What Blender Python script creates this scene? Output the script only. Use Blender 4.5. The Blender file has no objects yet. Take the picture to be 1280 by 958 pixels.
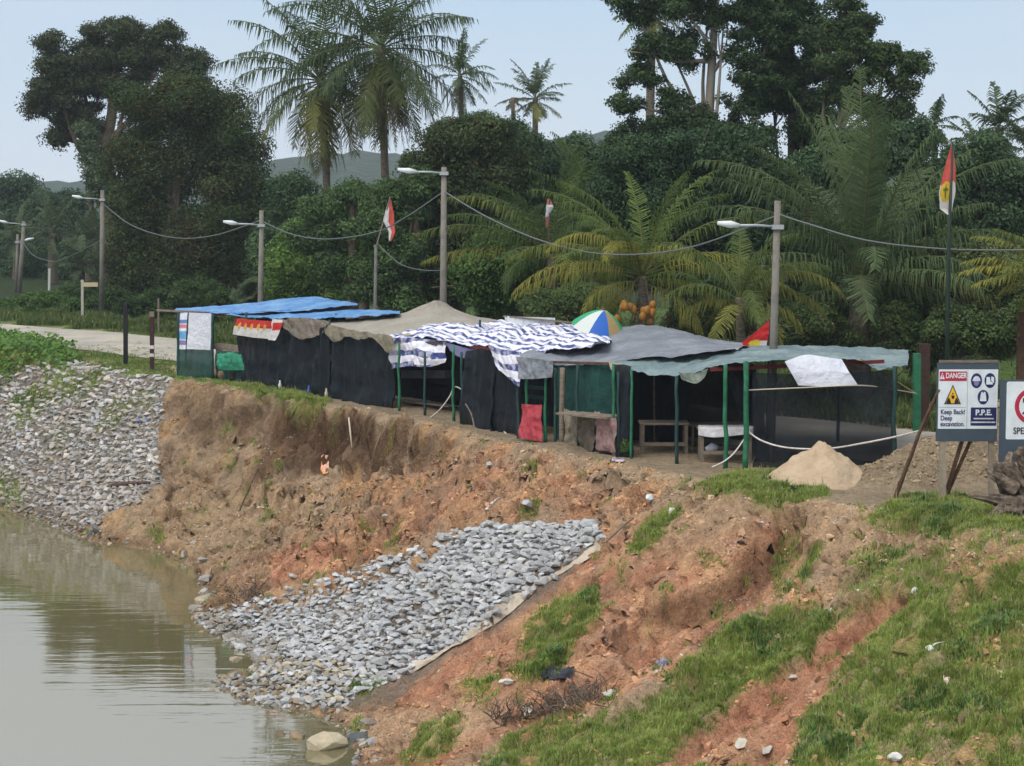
import bpy, bmesh, math, random
import numpy as np
from mathutils import Vector, Matrix

SC = bpy.context.scene
COL = SC.collection
R = math.radians
rng = np.random.default_rng(7)
random.seed(7)

# ---------------------------------------------------------------- camera
FPX, CAMZ = 2600.0, 7.0
PITCH = math.atan(244.0 / FPX)
cam_d = bpy.data.cameras.new('camera')
cam_d.sensor_width = 36.0
cam_d.lens = 36.0 * FPX / 1280.0
cam_d.clip_start = 0.5
cam_d.clip_end = 9000
cam = bpy.data.objects.new('camera', cam_d)
COL.objects.link(cam)
cam.location = (0, 0, CAMZ)
cam.rotation_euler = (math.pi / 2 - PITCH, 0, 0)
SC.camera = cam

# ---------------------------------------------------------------- light
SUN_EL, SUN_AZ = R(58), R(215)          # azimuth clockwise from +Y: behind the camera, to the left
w = bpy.data.worlds.new('World')
SC.world = w
w.use_nodes = True
nt = w.node_tree
nt.nodes.clear()
out = nt.nodes.new('ShaderNodeOutputWorld')
bg = nt.nodes.new('ShaderNodeBackground')
sky = nt.nodes.new('ShaderNodeTexSky')
sky.sky_type = 'NISHITA'
sky.sun_disc = False
sky.sun_elevation = SUN_EL
sky.sun_rotation = SUN_AZ
sky.air_density = 1.0
sky.dust_density = 2.0
sky.ozone_density = 1.5
# thin even overcast veil over the clear sky
veil = nt.nodes.new('ShaderNodeMixRGB')
veil.inputs[0].default_value = 0.8
tc = nt.nodes.new('ShaderNodeTexCoord')
sep = nt.nodes.new('ShaderNodeSeparateXYZ')
rmp = nt.nodes.new('ShaderNodeValToRGB')
rmp.color_ramp.elements[0].position = 0.0
rmp.color_ramp.elements[0].color = (7.4, 8.3, 9.3, 1)
rmp.color_ramp.elements[1].position = 0.095
rmp.color_ramp.elements[1].color = (5.1, 6.8, 8.6, 1)
e = rmp.color_ramp.elements.new(0.7)
e.color = (8.3, 9.0, 9.8, 1)
e = rmp.color_ramp.elements.new(0.22)
e.color = (8.6, 9.1, 9.6, 1)
cl = nt.nodes.new('ShaderNodeTexNoise')
cl.inputs['Scale'].default_value = 2.2
cl.inputs['Detail'].default_value = 4
mp = nt.nodes.new('ShaderNodeMapping')
mp.inputs['Scale'].default_value = (1, 1, 3.5)
add = nt.nodes.new('ShaderNodeMixRGB')
add.blend_type = 'MIX'
add.inputs[2].default_value = (7.6, 8.0, 8.8, 1)
crr = nt.nodes.new('ShaderNodeMapRange')
crr.inputs[1].default_value = 0.45; crr.inputs[2].default_value = 0.8
crr.inputs[3].default_value = 0.0; crr.inputs[4].default_value = 0.75
nt.links.new(tc.outputs['Generated'], sep.inputs[0])
nt.links.new(tc.outputs['Generated'], mp.inputs[0])
nt.links.new(mp.outputs[0], cl.inputs['Vector'])
nt.links.new(cl.outputs['Fac'], crr.inputs[0])
nt.links.new(sep.outputs['Z'], rmp.inputs[0])
nt.links.new(rmp.outputs[0], add.inputs[1])
nt.links.new(crr.outputs[0], add.inputs[0])
nt.links.new(sky.outputs[0], veil.inputs[1])
nt.links.new(add.outputs[0], veil.inputs[2])
nt.links.new(veil.outputs[0], bg.inputs[0])
bg.inputs[1].default_value = 0.085
nt.links.new(bg.outputs[0], out.inputs[0])

sd = bpy.data.lights.new('sun', 'SUN')
sd.energy = 2.2
sd.angle = R(38)
sd.color = (1.0, 0.96, 0.9)
sun = bpy.data.objects.new('sun', sd)
COL.objects.link(sun)
sdir = Vector((math.sin(SUN_AZ) * math.cos(SUN_EL), math.cos(SUN_AZ) * math.cos(SUN_EL), math.sin(SUN_EL)))
sun.rotation_euler = sdir.to_track_quat('Z', 'Y').to_euler()

SC.render.engine = 'CYCLES'
SC.cycles.use_denoising = True
SC.cycles.max_bounces = 6
SC.cycles.diffuse_bounces = 2
SC.cycles.glossy_bounces = 3
SC.cycles.transmission_bounces = 3
SC.cycles.transparent_max_bounces = 16
SC.cycles.use_adaptive_sampling = True
SC.cycles.adaptive_threshold = 0.03
SC.view_settings.view_transform = 'Standard'
SC.view_settings.look = 'None'
SC.view_settings.exposure = 0.43
SC.view_settings.gamma = 1.0
SC.view_settings.use_curve_mapping = False

# ---------------------------------------------------------------- helpers
cT, sT = math.cos(PITCH), math.sin(PITCH)

def W(px, py, D):
    """photo pixel at distance D (metres along +Y) -> world point"""
    u = (px - 640.0) / FPX; v = (479.0 - py) / FPX
    dy = cT + v * sT; dz = -sT + v * cT
    t = D / dy
    return np.array([u * t, D, CAMZ + dz * t])

def G0(px, py, z=0.0):
    """photo pixel -> world point at height z"""
    u = (px - 640.0) / FPX; v = (479.0 - py) / FPX
    dy = cT + v * sT; dz = -sT + v * cT
    t = (z - CAMZ) / dz
    return np.array([u * t, dy * t, z])

def proj(P):
    P = np.asarray(P, float)
    x = P[..., 0]; y = P[..., 1]; z = P[..., 2] - CAMZ
    f = y * cT - z * sT; up = y * sT + z * cT
    f = np.where(f < 1, 1, f)
    return 640 + FPX * x / f, 479 - FPX * up / f

def lin(c):
    if isinstance(c, str):
        c = [int(c[i:i + 2], 16) / 255 for i in (0, 2, 4)]
    return tuple(((v / 12.92) if v <= 0.04045 else ((v + 0.055) / 1.055) ** 2.4) for v in c)

_perm = np.random.default_rng(3).permutation(4096)
_ang = np.random.default_rng(4).uniform(0, 2 * math.pi, 4096)
def pn(x, y, seed=0):
    x = np.asarray(x, float); y = np.asarray(y, float)
    xi = np.floor(x).astype(np.int64); yi = np.floor(y).astype(np.int64)
    xf = x - xi; yf = y - yi
    u = xf * xf * xf * (xf * (xf * 6 - 15) + 10); v = yf * yf * yf * (yf * (yf * 6 - 15) + 10)
    def g(a, b):
        h = _ang[_perm[(_perm[(a + seed * 131) & 4095] + b) & 4095]]
        return np.cos(h) * (x - a) + np.sin(h) * (y - b)
    n00 = g(xi, yi); n10 = g(xi + 1, yi); n01 = g(xi, yi + 1); n11 = g(xi + 1, yi + 1)
    return ((n00 * (1 - u) + n10 * u) * (1 - v) + (n01 * (1 - u) + n11 * u) * v) * 1.5

def fbm(x, y, o=4, seed=0, gain=0.5):
    s = 0; a = 1.0; f = 1.0
    for i in range(o):
        s = s + a * pn(x * f, y * f, seed + i); a *= gain; f *= 2.03
    return s

def sstep(a, b, x):
    t = np.clip((x - a) / (b - a), 0, 1)
    return t * t * (3 - 2 * t)

def inpoly(x, y, P):
    P = np.asarray(P, float); x = np.asarray(x); ins = np.zeros(x.shape, bool)
    n = len(P)
    for i in range(n):
        x0, y0 = P[i]; x1, y1 = P[(i + 1) % n]
        if y0 == y1: continue
        c = ((y0 > y) != (y1 > y)) & (x < (x1 - x0) * (y - y0) / (y1 - y0) + x0)
        ins ^= c
    return ins

def dline(x, y, P, closed=False):
    P = np.asarray(P, float); d = np.full(np.shape(x), 1e9)
    n = len(P)
    for i in range(n if closed else n - 1):
        a = P[i]; b = P[(i + 1) % n]; ab = b - a
        t = np.clip(((x - a[0]) * ab[0] + (y - a[1]) * ab[1]) / (ab @ ab + 1e-12), 0, 1)
        d = np.minimum(d, np.hypot(x - a[0] - t * ab[0], y - a[1] - t * ab[1]))
    return d

def softpoly(x, y, P, wid, noise=0):
    """1 inside, 0 outside, soft edge of wid"""
    d = dline(x, y, P, True) * np.where(inpoly(x, y, P), 1, -1)
    return np.clip(0.5 + (d + noise) / wid, 0, 1)

def tag(o, label=None, cat=None, group=None, kind=None):
    if label: o['label'] = label
    if cat: o['category'] = cat
    if group: o['group'] = group
    if kind: o['kind'] = kind
    return o

def empty(name, loc, label=None, cat=None, group=None):
    o = bpy.data.objects.new(name, None)
    o.empty_display_size = 0.3
    o.location = tuple(float(v) for v in loc)
    COL.objects.link(o)
    return tag(o, label, cat, group)

class MB:
    """collects raw geometry and links it as ONE mesh object"""
    def __init__(s):
        s.V = []; s.F = []; s.n = 0; s.c = []; s.uv = []
    def add(s, V, F, mi=0, col=(1, 1, 1), uv=None):
        V = np.asarray(V, float).reshape(-1, 3); F = np.asarray(F, np.int64)
        s.V.append(V)
        s.F.append((F + s.n, mi))
        c = np.asarray(col, float)
        if c.ndim == 1: c = np.tile(c, (len(V), 1))
        s.c.append(c)
        s.uv.append(np.zeros((len(V), 2)) if uv is None else np.asarray(uv, float))
        s.n += len(V)
        return s
    def box(s, c, size, rot=None, mi=0, col=(1, 1, 1)):
        sx, sy, sz = [v / 2 for v in size]
        V = np.array([[x, y, z] for x in (-sx, sx) for y in (-sy, sy) for z in (-sz, sz)])
        if rot is not None: V = V @ np.array(rot).T
        V = V + np.asarray(c, float)
        F = [[0, 1, 3, 2], [4, 6, 7, 5], [0, 4, 5, 1], [2, 3, 7, 6], [0, 2, 6, 4], [1, 5, 7, 3]]
        return s.add(V, F, mi, col)
    def bar(s, a, b, w, h=None, mi=0, col=(1, 1, 1)):
        a = np.asarray(a, float); b = np.asarray(b, float); h = h or w
        d = b - a; L = np.linalg.norm(d); d = d / L
        up = np.array([0, 0, 1.0]) if abs(d[2]) < 0.95 else np.array([0, 1.0, 0])
        x = np.cross(up, d); x /= np.linalg.norm(x); y = np.cross(d, x)
        return s.box((a + b) / 2, (w, h, L), np.stack([x, y, d], 1), mi, col)
    def tube(s, P, r, k=8, mi=0, col=(1, 1, 1), cap=True, rough=0.0):
        P = np.asarray(P, float); n = len(P)
        r = np.full(n, r) if np.isscalar(r) else np.asarray(r, float)
        T = np.gradient(P, axis=0); T /= np.linalg.norm(T, axis=1)[:, None] + 1e-12
        ref = np.array([0.0, 0, 1]) if abs(T[0][2]) < 0.9 else np.array([1.0, 0, 0])
        X = np.cross(ref, T[0]); X /= np.linalg.norm(X)
        V = []
        for i in range(n):
            X = X - T[i] * (X @ T[i]); X /= np.linalg.norm(X) + 1e-12
            Y = np.cross(T[i], X)
            a = np.arange(k) * 2 * math.pi / k
            rr = r[i] * (1 + rough * rng.uniform(-1, 1, k))
            V.append(P[i] + (np.cos(a) * rr)[:, None] * X + (np.sin(a) * rr)[:, None] * Y)
        V = np.concatenate(V)
        F = []
        for i in range(n - 1):
            for j in range(k):
                F.append([i * k + j, i * k + (j + 1) % k, (i + 1) * k + (j + 1) % k, (i + 1) * k + j])
        s.add(V, F, mi, col)
        if cap:
            m = s.n
            s.add(np.concatenate([[P[0]], [P[-1]]]), np.zeros((0, 3)), mi, col)
            b0 = m - len(V)
            f1 = [[m - b0, (j + 1) % k, j] for j in range(k)]
            f2 = [[m + 1 - b0, (n - 1) * k + j, (n - 1) * k + (j + 1) % k] for j in range(k)]
            s.F.append((np.asarray(f1 + f2) + b0, mi))
        return s
    def build(s, name, mats, parent=None, smooth=False, loc=None, local=False):
        V = np.concatenate(s.V) if s.V else np.zeros((0, 3))
        if loc is not None: V = V - np.asarray(loc, float)
        elif parent is not None and not local: V = V - np.array(parent.matrix_basis.translation if parent.parent is None else parent_world(parent))
        me = bpy.data.meshes.new(name)
        me.vertices.add(len(V)); me.vertices.foreach_set('co', V.astype(np.float32).ravel())
        li = []; tot = []; mi = []
        for F, m in s.F:
            if len(F) == 0: continue
            li.append(F.ravel()); tot.append(np.full(len(F), F.shape[1])); mi.append(np.full(len(F), m))
        li = np.concatenate(li); tot = np.concatenate(tot); mi = np.concatenate(mi)
        me.loops.add(len(li)); me.loops.foreach_set('vertex_index', li.astype(np.int32))
        me.polygons.add(len(tot))
        me.polygons.foreach_set('loop_start', np.concatenate([[0], np.cumsum(tot)[:-1]]).astype(np.int32))
        me.polygons.foreach_set('material_index', mi.astype(np.int32))
        me.polygons.foreach_set('use_smooth', np.full(len(tot), smooth))
        ca = me.attributes.new('tint', 'FLOAT_COLOR', 'POINT')
        C4 = np.ones((len(V), 4), np.float32); C4[:, :3] = np.concatenate(s.c)
        ca.data.foreach_set('color', C4.ravel())
        uvl = me.uv_layers.new(name='UVMap')
        uvl.data.foreach_set('uv', np.concatenate(s.uv)[li].astype(np.float32).ravel())
        me.update(calc_edges=True)
        me.validate()
        for m in (mats if isinstance(mats, (list, tuple)) else [mats]): me.materials.append(m)
        o = bpy.data.objects.new(name, me)
        COL.objects.link(o)
        if parent is not None: o.parent = parent
        if loc is not None: o.location = tuple(float(v) for v in loc)
        return o

def parent_world(o):
    p = Vector((0, 0, 0))
    while o is not None:
        p = p + o.location; o = o.parent
    return p

# ---------------------------------------------------------------- materials
def mat(name, base=(0.5, 0.5, 0.5), rough=0.8, tint=False, noise=None, bump=None, spec=0.3, transl=0.0, metal=0.0,
        coords='Object', alpha=None, var=0.0):
    m = bpy.data.materials.new(name); m.use_nodes = True
    t = m.node_tree; N = t.nodes; L = t.links
    p = N['Principled BSDF']; o = N['Material Output']
    p.inputs['Roughness'].default_value = rough
    p.inputs['Metallic'].default_value = metal
    p.inputs['Specular IOR Level'].default_value = spec
    if len(base) == 3: base = (*base, 1)
    col = N.new('ShaderNodeRGB'); col.outputs[0].default_value = base
    cur = col.outputs[0]
    if tint:
        a = N.new('ShaderNodeAttribute'); a.attribute_name = 'tint'
        mx = N.new('ShaderNodeMixRGB'); mx.blend_type = 'MULTIPLY'; mx.inputs[0].default_value = 1
        L.new(cur, mx.inputs[1]); L.new(a.outputs['Color'], mx.inputs[2]); cur = mx.outputs[0]
    c = N.new('ShaderNodeTexCoord')
    if noise:      # list of (scale, colour, lo, hi[, stretch])
        for nn in noise:
            sc_, cc, lo, hi = nn[:4]
            tx = N.new('ShaderNodeTexNoise'); tx.inputs['Scale'].default_value = sc_; tx.inputs['Detail'].default_value = 6
            tx.inputs['Roughness'].default_value = 0.65
            if len(nn) > 4:
                mp_ = N.new('ShaderNodeMapping'); mp_.inputs['Scale'].default_value = nn[4]
                L.new(c.outputs[coords], mp_.inputs[0]); L.new(mp_.outputs[0], tx.inputs['Vector'])
            else:
                L.new(c.outputs[coords], tx.inputs['Vector'])
            mr = N.new('ShaderNodeMapRange'); mr.inputs[1].default_value = lo; mr.inputs[2].default_value = hi
            L.new(tx.outputs['Fac'], mr.inputs[0])
            mx = N.new('ShaderNodeMixRGB'); mx.inputs[2].default_value = (*cc, 1)
            L.new(mr.outputs[0], mx.inputs[0]); L.new(cur, mx.inputs[1]); cur = mx.outputs[0]
    if var:
        tx = N.new('ShaderNodeTexNoise'); tx.inputs['Scale'].default_value = 3; tx.inputs['Detail'].default_value = 8
        L.new(c.outputs[coords], tx.inputs['Vector'])
        mr = N.new('ShaderNodeMapRange'); mr.inputs[1].default_value = 0.3; mr.inputs[2].default_value = 0.7
        mr.inputs[3].default_value = 1 - var; mr.inputs[4].default_value = 1 + var
        L.new(tx.outputs['Fac'], mr.inputs[0])
        mx = N.new('ShaderNodeMixRGB'); mx.blend_type = 'MULTIPLY'; mx.inputs[0].default_value = 1
        L.new(cur, mx.inputs[1]); L.new(mr.outputs[0], mx.inputs[2]); cur = mx.outputs[0]
    L.new(cur, p.inputs['Base Color'])
    if bump:
        prev = None
        for sc_, st in bump:
            tx = N.new('ShaderNodeTexNoise'); tx.inputs['Scale'].default_value = sc_; tx.inputs['Detail'].default_value = 5
            L.new(c.outputs[coords], tx.inputs['Vector'])
            b = N.new('ShaderNodeBump'); b.inputs['Distance'].default_value = st; b.inputs['Strength'].default_value = 1
            L.new(tx.outputs['Fac'], b.inputs['Height'])
            if prev: L.new(prev, b.inputs['Normal'])
            prev = b.outputs[0]
        L.new(prev, p.inputs['Normal'])
    sh = p.outputs[0]
    if transl:
        tr = N.new('ShaderNodeBsdfTranslucent'); L.new(cur, tr.inputs[0])
        mx = N.new('ShaderNodeMixShader'); mx.inputs[0].default_value = transl
        L.new(sh, mx.inputs[1]); L.new(tr.outputs[0], mx.inputs[2]); sh = mx.outputs[0]
    if alpha is not None:
        tp = N.new('ShaderNodeBsdfTransparent')
        mx = N.new('ShaderNodeMixShader'); mx.inputs[0].default_value = alpha
        L.new(tp.outputs[0], mx.inputs[1]); L.new(sh, mx.inputs[2]); sh = mx.outputs[0]
    L.new(sh, o.inputs[0])
    return m
# ================================================================ terrain
WZ = -4.5
crest_px = [(0, 452), (60, 458), (120, 464), (212, 474), (300, 484), (400, 502), (490, 518), (570, 534), (650, 558), (770, 577),
            (870, 597), (960, 610), (1060, 630), (1180, 642), (1290, 668)]
crest = [(-900, 960), (-120, 190), (-33, 95)] + [tuple(G0(a, b)[:2]) for a, b in crest_px] + [(14.5, 34), (22, 20), (40, -20), (80, -120)]
shore_px = [(0, 638), (50, 648), (82, 664), (112, 676), (200, 690), (240, 708), (258, 748), (238, 768), (262, 790), (318, 824), (324, 838),
            (270, 850), (300, 876), (385, 888), (425, 905), (442, 925), (446, 962)]
shore = [(-900, 930), (-128, 182), (-32, 85)] + [tuple(G0(a, b, WZ)[:2]) for a, b in shore_px] + [(0.5, 33), (5, 20), (12, -20), (30, -120)]
land_poly = crest + [(6000, -120), (6000, 6000), (-6000, 6000), (-6000, 960)]
water_poly = shore + [(-2000, -120), (-2000, 930)]

def axis(lo, hi, step, far_lo, far_hi):
    mid = list(np.arange(lo, hi, step))
    a = []; d = step; v = lo
    while v > far_lo:
        d *= 1.25; v -= d; a.append(v)
    b = []; d = step; v = mid[-1]
    while v < far_hi:
        d *= 1.25; v += d; b.append(v)
    return np.array(a[::-1] + mid + b)
XS = axis(-30, 15, 0.085, -2500, 2500)
YS = axis(31, 93, 0.095, -120, 4000)
X, Y = np.meshgrid(XS, YS)
fd = np.array([-0.75, -0.66]); cd = np.array([0.66, -0.75])      # down the bank, along the bank
A = X * cd[0] + Y * cd[1]; B = X * fd[0] + Y * fd[1]
near = (X > -45) & (X < 30) & (Y > 15) & (Y < 120)
def masked(fn, default=0.0):
    o = np.full(X.shape, default); o[near] = fn(X[near], Y[near], A[near], B[near]); return o
nlow = masked(lambda x, y, a, b: fbm(x * .5, y * .5, 3, 1))
land = inpoly(X, Y, land_poly); wat = inpoly(X, Y, water_poly)
dc = dline(X, Y, crest); ds = dline(X, Y, shore)
fr = dc / (dc + ds + 1e-6)
fr = np.where(land, 0, np.where(wat, 1, fr))
Z0 = WZ * fr
PX, PY = proj(np.stack([X, Y, Z0], -1))
# erosion scarp below the stalls (wavy edge), straight slopes elsewhere
sc = sstep(190, 250, PX) * (1 - sstep(500, 590, PX)) * near
crst = masked(lambda x, y, a, b: fbm(a * .55, b * .25, 4, 11))
frw = np.clip(fr + (0.075 * crst + .03 * masked(lambda x, y, a, b: fbm(a * 2.2, b * .8, 3, 15))) * (fr > 0) * (fr < 1), 0, 1)
steep = 0.07 + 0.05 * (PX < 330)
s0 = 0.03 + 0.12 * (1 - sstep(270, 380, PX)) + .05 * masked(lambda x, y, a, b: np.clip(fbm(a * .8, b * .1, 2, 17), -.6, .6))
hh_ = 0.25 + .09 * masked(lambda x, y, a, b: fbm(a * .5, b * .1, 2, 19))
prof_s = hh_ * sstep(s0, s0 + steep, frw) + 0.30 * frw + (.70 - hh_) * sstep(s0 * .5, 1.0, frw) ** 0.95
prof_s = np.where(frw > 0.999, 1, prof_s)
prof = (1 - sc) * fr + sc * prof_s
Z = np.where(wat, WZ - np.minimum(0.3 * ds, 2.5), WZ * prof)
onslope = near & ~land & ~wat
edge = sstep(0, 0.06, fr) * sstep(0, 0.05, 1 - fr)

rip_left = [(-200, 415), (20, 462), (60, 449), (130, 463), (212, 474), (205, 520), (197, 560), (203, 605), (150, 640), (85, 668), (60, 646), (0, 634), (-200, 610)]
rip_mid = [(595, 659), (680, 655), (744, 655), (754, 672), (708, 712), (608, 782), (498, 850), (450, 868), (432, 884), (330, 888), (268, 852), (316, 840), (318, 822),
           (262, 790), (240, 770), (330, 748), (420, 722), (500, 694)]
m_ripL = softpoly(PX, PY, rip_left, 8) * near
m_ripM = softpoly(PX, PY, rip_mid, 8) * near
rip = np.maximum(m_ripL, m_ripM)
gul = masked(lambda x, y, a, b: fbm(a * 1.1 + 0.4 * pn(a * .6, b * .6, 5), b * 0.22, 4, 21))
rough_ = masked(lambda x, y, a, b: fbm(x * 1.3, y * 1.3, 4, 31, 0.6))
cl_ = masked(lambda x, y, a, b: 1 - np.abs(fbm(x * 0.9, y * 0.9, 4, 41, 0.55)))
fine = masked(lambda x, y, a, b: fbm(x * 3.1, y * 3.1, 2, 51, 0.6))
hd = (1 - rip) * edge * onslope
fine2 = masked(lambda x, y, a, b: fbm(x * 5.5, y * 5.5, 2, 57, 0.6))
Z += hd * (0.30 * gul + 0.17 * rough_ + 0.08 * fine + 0.035 * fine2 + 0.10 * (cl_ - 0.7) - 0.12 * np.clip(.06 - np.abs(gul), 0, 1) / .06 * (rough_ > 0))
# crack ledges in the slumped soil
led = softpoly(PX, PY, [(330, 560), (430, 560), (560, 560), (760, 590), (860, 620), (760, 650), (600, 655), (490, 690), (380, 700), (300, 660)], 40)
zz = Z + 0.35 * rough_ + 0.25 * gul
st_ = 0.5
q = zz / st_; zt = (np.floor(q) + sstep(0.55, 0.85, q - np.floor(q))) * st_
Z += hd * led * 0.8 * (zt - zz) * (1 - 0.0)
# the sharp cut with an overhanging shadow side on the right, and smaller slips
def carve(poly, wid, depth, nz=8.0):
    global Z
    m = softpoly(PX, PY, poly, wid, nz * rough_)
    Z = Z - depth * m * near * (~land) * sstep(0, .04, fr) * sstep(0, .1, 1 - fr)
carve([(770, 800), (790, 770), (880, 728), (930, 690), (975, 648), (1005, 640), (1015, 690), (960, 745), (900, 790), (800, 840)], 10, 0.75)
carve([(600, 800), (640, 740), (700, 700), (745, 690), (720, 740), (640, 830)], 12, 0.25)
carve([(1105, 735), (1140, 752), (1060, 800), (1000, 860), (960, 960), (820, 960), (880, 905), (960, 850), (1040, 790)], 12, 0.45)
carve([(480, 590), (505, 600), (480, 650), (440, 690), (425, 660)], 10, 0.6, 12)
carve([(210, 555), (300, 560), (330, 600), (240, 640), (205, 620)], 14, 0.5, 12)
carve([(318, 575), (345, 552), (385, 532), (470, 528), (488, 548), (455, 570), (400, 584), (350, 596)], 8, 0.5, 18)
carve([(262, 575), (285, 548), (305, 552), (300, 585)], 8, 0.4, 8)
carve([(655, 640), (700, 625), (760, 640), (740, 652), (660, 652)], 10, 0.25)
# crest of soil at the upper edge of the cut
ridge = softpoly(PX, PY, [(760, 700), (880, 630), (985, 612), (940, 660), (860, 706), (770, 740)], 30, 6 * rough_)
Z += 0.28 * ridge * near * ~land
# land: gentle relief
lnd = land & near
Z += lnd * (0.03 * rough_ + 0.02 * fine) * sstep(0, 1.0, dc)
Z += (land | onslope) * 0.0
hump = softpoly(PX, PY, [(-60, 440), (40, 440), (80, 448), (60, 462), (0, 475), (-60, 490)], 30) * near
Z += 0.45 * hump
def heap(px, py, amp, rx, ry, p=1.2):
    global Z
    c = G0(px, py)
    d = np.sqrt(((X - c[0]) / rx) ** 2 + ((Y - c[1]) / ry) ** 2)
    Z = Z + near * amp * (1 - sstep(0, 1, d)) * (1 + 0.22 * np.clip(rough_,-1,1)*(1-.5*(1 - sstep(0, 1, d))) + 0.06 * fine)
heap(1215, 596, 1.15, 3.2, 2.6)
heap(1120, 604, 0.45, 2.0, 1.7)
heap(1275, 590, 1.0, 3.0, 2.5)
heap(700, 560, 0.12, 3.0, 1.5)
Z = np.where(near, Z, np.where(land, 0, np.where(wat, Z, WZ * fr)))
# far opposite bank
Z = np.where((X < -70) & (Y < 150), np.maximum(Z, -7 + 7 * sstep(70, 95, -X)), Z)
PX, PY = proj(np.stack([X, Y, Z], -1))

def ground_z(x, y):
    x = np.asarray(x, float); y = np.asarray(y, float)
    i = np.clip(np.searchsorted(XS, x) - 1, 0, len(XS) - 2); j = np.clip(np.searchsorted(YS, y) - 1, 0, len(YS) - 2)
    u = (x - XS[i]) / (XS[i + 1] - XS[i]); v = (y - YS[j]) / (YS[j + 1] - YS[j])
    return (Z[j, i] * (1 - u) + Z[j, i + 1] * u) * (1 - v) + (Z[j + 1, i] * (1 - u) + Z[j + 1, i + 1] * u) * v

def hit(px, py, lo=30, hi=125):
    """first point of the terrain seen at a photo pixel"""
    D = np.arange(lo, hi, 0.05)
    u = (px - 640.0) / FPX; v = (479.0 - py) / FPX
    dy = cT + v * sT; dz = -sT + v * cT
    t = D / dy; x = u * t; z = CAMZ + dz * t
    g = ground_z(x, D)
    k = np.argmax(z < g)
    return np.array([x[k], D[k], g[k]])

# --- soil colours, plus overhang shade painted into the scarp and cut
def L3(h): return np.array(lin(h))
C = np.zeros(X.shape + (3,)); C[:] = L3('97826a')
def blend(c, m):
    global C
    m = np.clip(m, 0, 1)[..., None]; C = C * (1 - m) + np.asarray(c) * m
n2 = masked(lambda x, y, a, b: fbm(x * .8, y * .8, 5, 61, .6))
n3 = masked(lambda x, y, a, b: fbm(a * 1.5, b * .5, 4, 71, .6))
sl = onslope * 1.0
blend(L3('a98763'), sl * sstep(-.3, .5, n2))
redA = softpoly(PX, PY, [(215, 755), (220, 720), (340, 680), (440, 640), (490, 600), (600, 560), (760, 600), (860, 640), (760, 660), (600, 656), (500, 690), (330, 745), (250, 775)], 40, 26 * n2)
redB = softpoly(PX, PY, [(440, 980), (438, 900), (520, 830), (640, 730), (760, 660), (860, 655), (1000, 640), (1040, 700), (960, 760), (880, 830), (760, 890), (640, 930), (560, 980)], 40, 26 * n2)
redC = softpoly(PX, PY, [(1180, 700), (1060, 770), (960, 850), (860, 910), (780, 980), (980, 980), (1030, 860), (1140, 770), (1240, 700)], 30, 20 * n2)
redS = softpoly(PX, PY, [(240, 750), (225, 725), (330, 690), (420, 660), (470, 690), (420, 720), (330, 745)], 30, 18 * n2)
red = np.maximum(np.maximum(redA * .55, redB * .9), np.maximum(redC, redS))
blend(L3('ab7c60'), sl * red * (0.7 + 0.3 * sstep(-.4, .3, n3)))
blend(L3('bd9672'), sl * red * sstep(.15, .7, n2) * .7)
blend(L3('9c6850'), sl * red * sstep(.1, .6, n3) * .6)
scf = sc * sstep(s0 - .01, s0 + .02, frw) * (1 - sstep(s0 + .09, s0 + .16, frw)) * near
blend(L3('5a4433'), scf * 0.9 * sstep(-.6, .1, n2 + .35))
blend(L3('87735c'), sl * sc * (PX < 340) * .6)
blend(L3('4d392b'), sl * softpoly(PX, PY, [(335, 560), (365, 535), (400, 520), (480, 522), (470, 550), (420, 580), (370, 600), (325, 600)], 14, 10 * n2) * .75)  # dark damp soil, with the overhang shade of the alcove painted in
blend(L3('9a8266'), sl * softpoly(PX, PY, [(100, 690), (200, 600), (400, 620), (420, 660), (240, 700)], 30, 15 * n2) * .6)
blend(L3('5f4431'), sl * softpoly(PX, PY, [(800, 770), (900, 728), (985, 660), (1000, 690), (950, 740), (880, 780)], 16, 8 * n2) * .7)  # painted shade on the overhung face of the right-hand cut
blend(L3('a3876a'), sl * softpoly(PX, PY, [(780, 700), (860, 620), (1000, 600), (1250, 640), (1200, 690), (1060, 740), (1010, 700), (960, 650), (880, 690)], 30, 12 * n2) * .8)
wetness = onslope * (1 - sstep(0.0, 0.5, Z - WZ))
C *= np.where(near & onslope, 1.10, 1.0)[..., None]
blend(L3('6e563d'), onslope * (1 - sstep(0.0, 0.35, Z - WZ)) * .85)
blend(L3('6f675c'), rip * .8)
# sandy wet flat at the water by the bottom
blend(L3('b3977a'), sl * softpoly(PX, PY, [(430, 890), (600, 880), (640, 905), (560, 935), (470, 950)], 20, 8 * n2) * .7)
# land colours
gpatch = masked(lambda x, y, a, b: fbm(x * .25, y * .25, 4, 81, .6))
blend(L3('8d7d66'), lnd * 1.0)
grass_land = np.where(land, 1.0, 0) * (1 - sstep(60, 200, np.abs(X)) * 0)
farland = land & ~near
blend(L3('2c3a1c'), farland * 1.0)
road_c = np.array([[34, 39], [22, 48], [11.2, 55.5], [2, 66], [-7, 80], [-15.5, 91], [-26, 102], [-45, 115], [-80, 132], [-140, 155]], float)
def smooth_line(P, k=8):
    P = np.asarray(P, float); out_ = []
    for i in range(len(P) - 1):
        p0 = P[max(i - 1, 0)]; p1 = P[i]; p2 = P[i + 1]; p3 = P[min(i + 2, len(P) - 1)]
        for t in np.arange(k) / k:
            out_.append(0.5 * (2 * p1 + (p2 - p0) * t + (2 * p0 - 5 * p1 + 4 * p2 - p3) * t * t + (3 * p1 - p0 - 3 * p2 + p3) * t ** 3))
    out_.append(P[-1]); return np.array(out_)
road_s = smooth_line(road_c)
droad = dline(X, Y, road_s)
behind_road = land & ((X * 0.75 + Y * 0.66) > (road_s[0] @ [0.75, 0.66]) * 0 + 0) 
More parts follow.
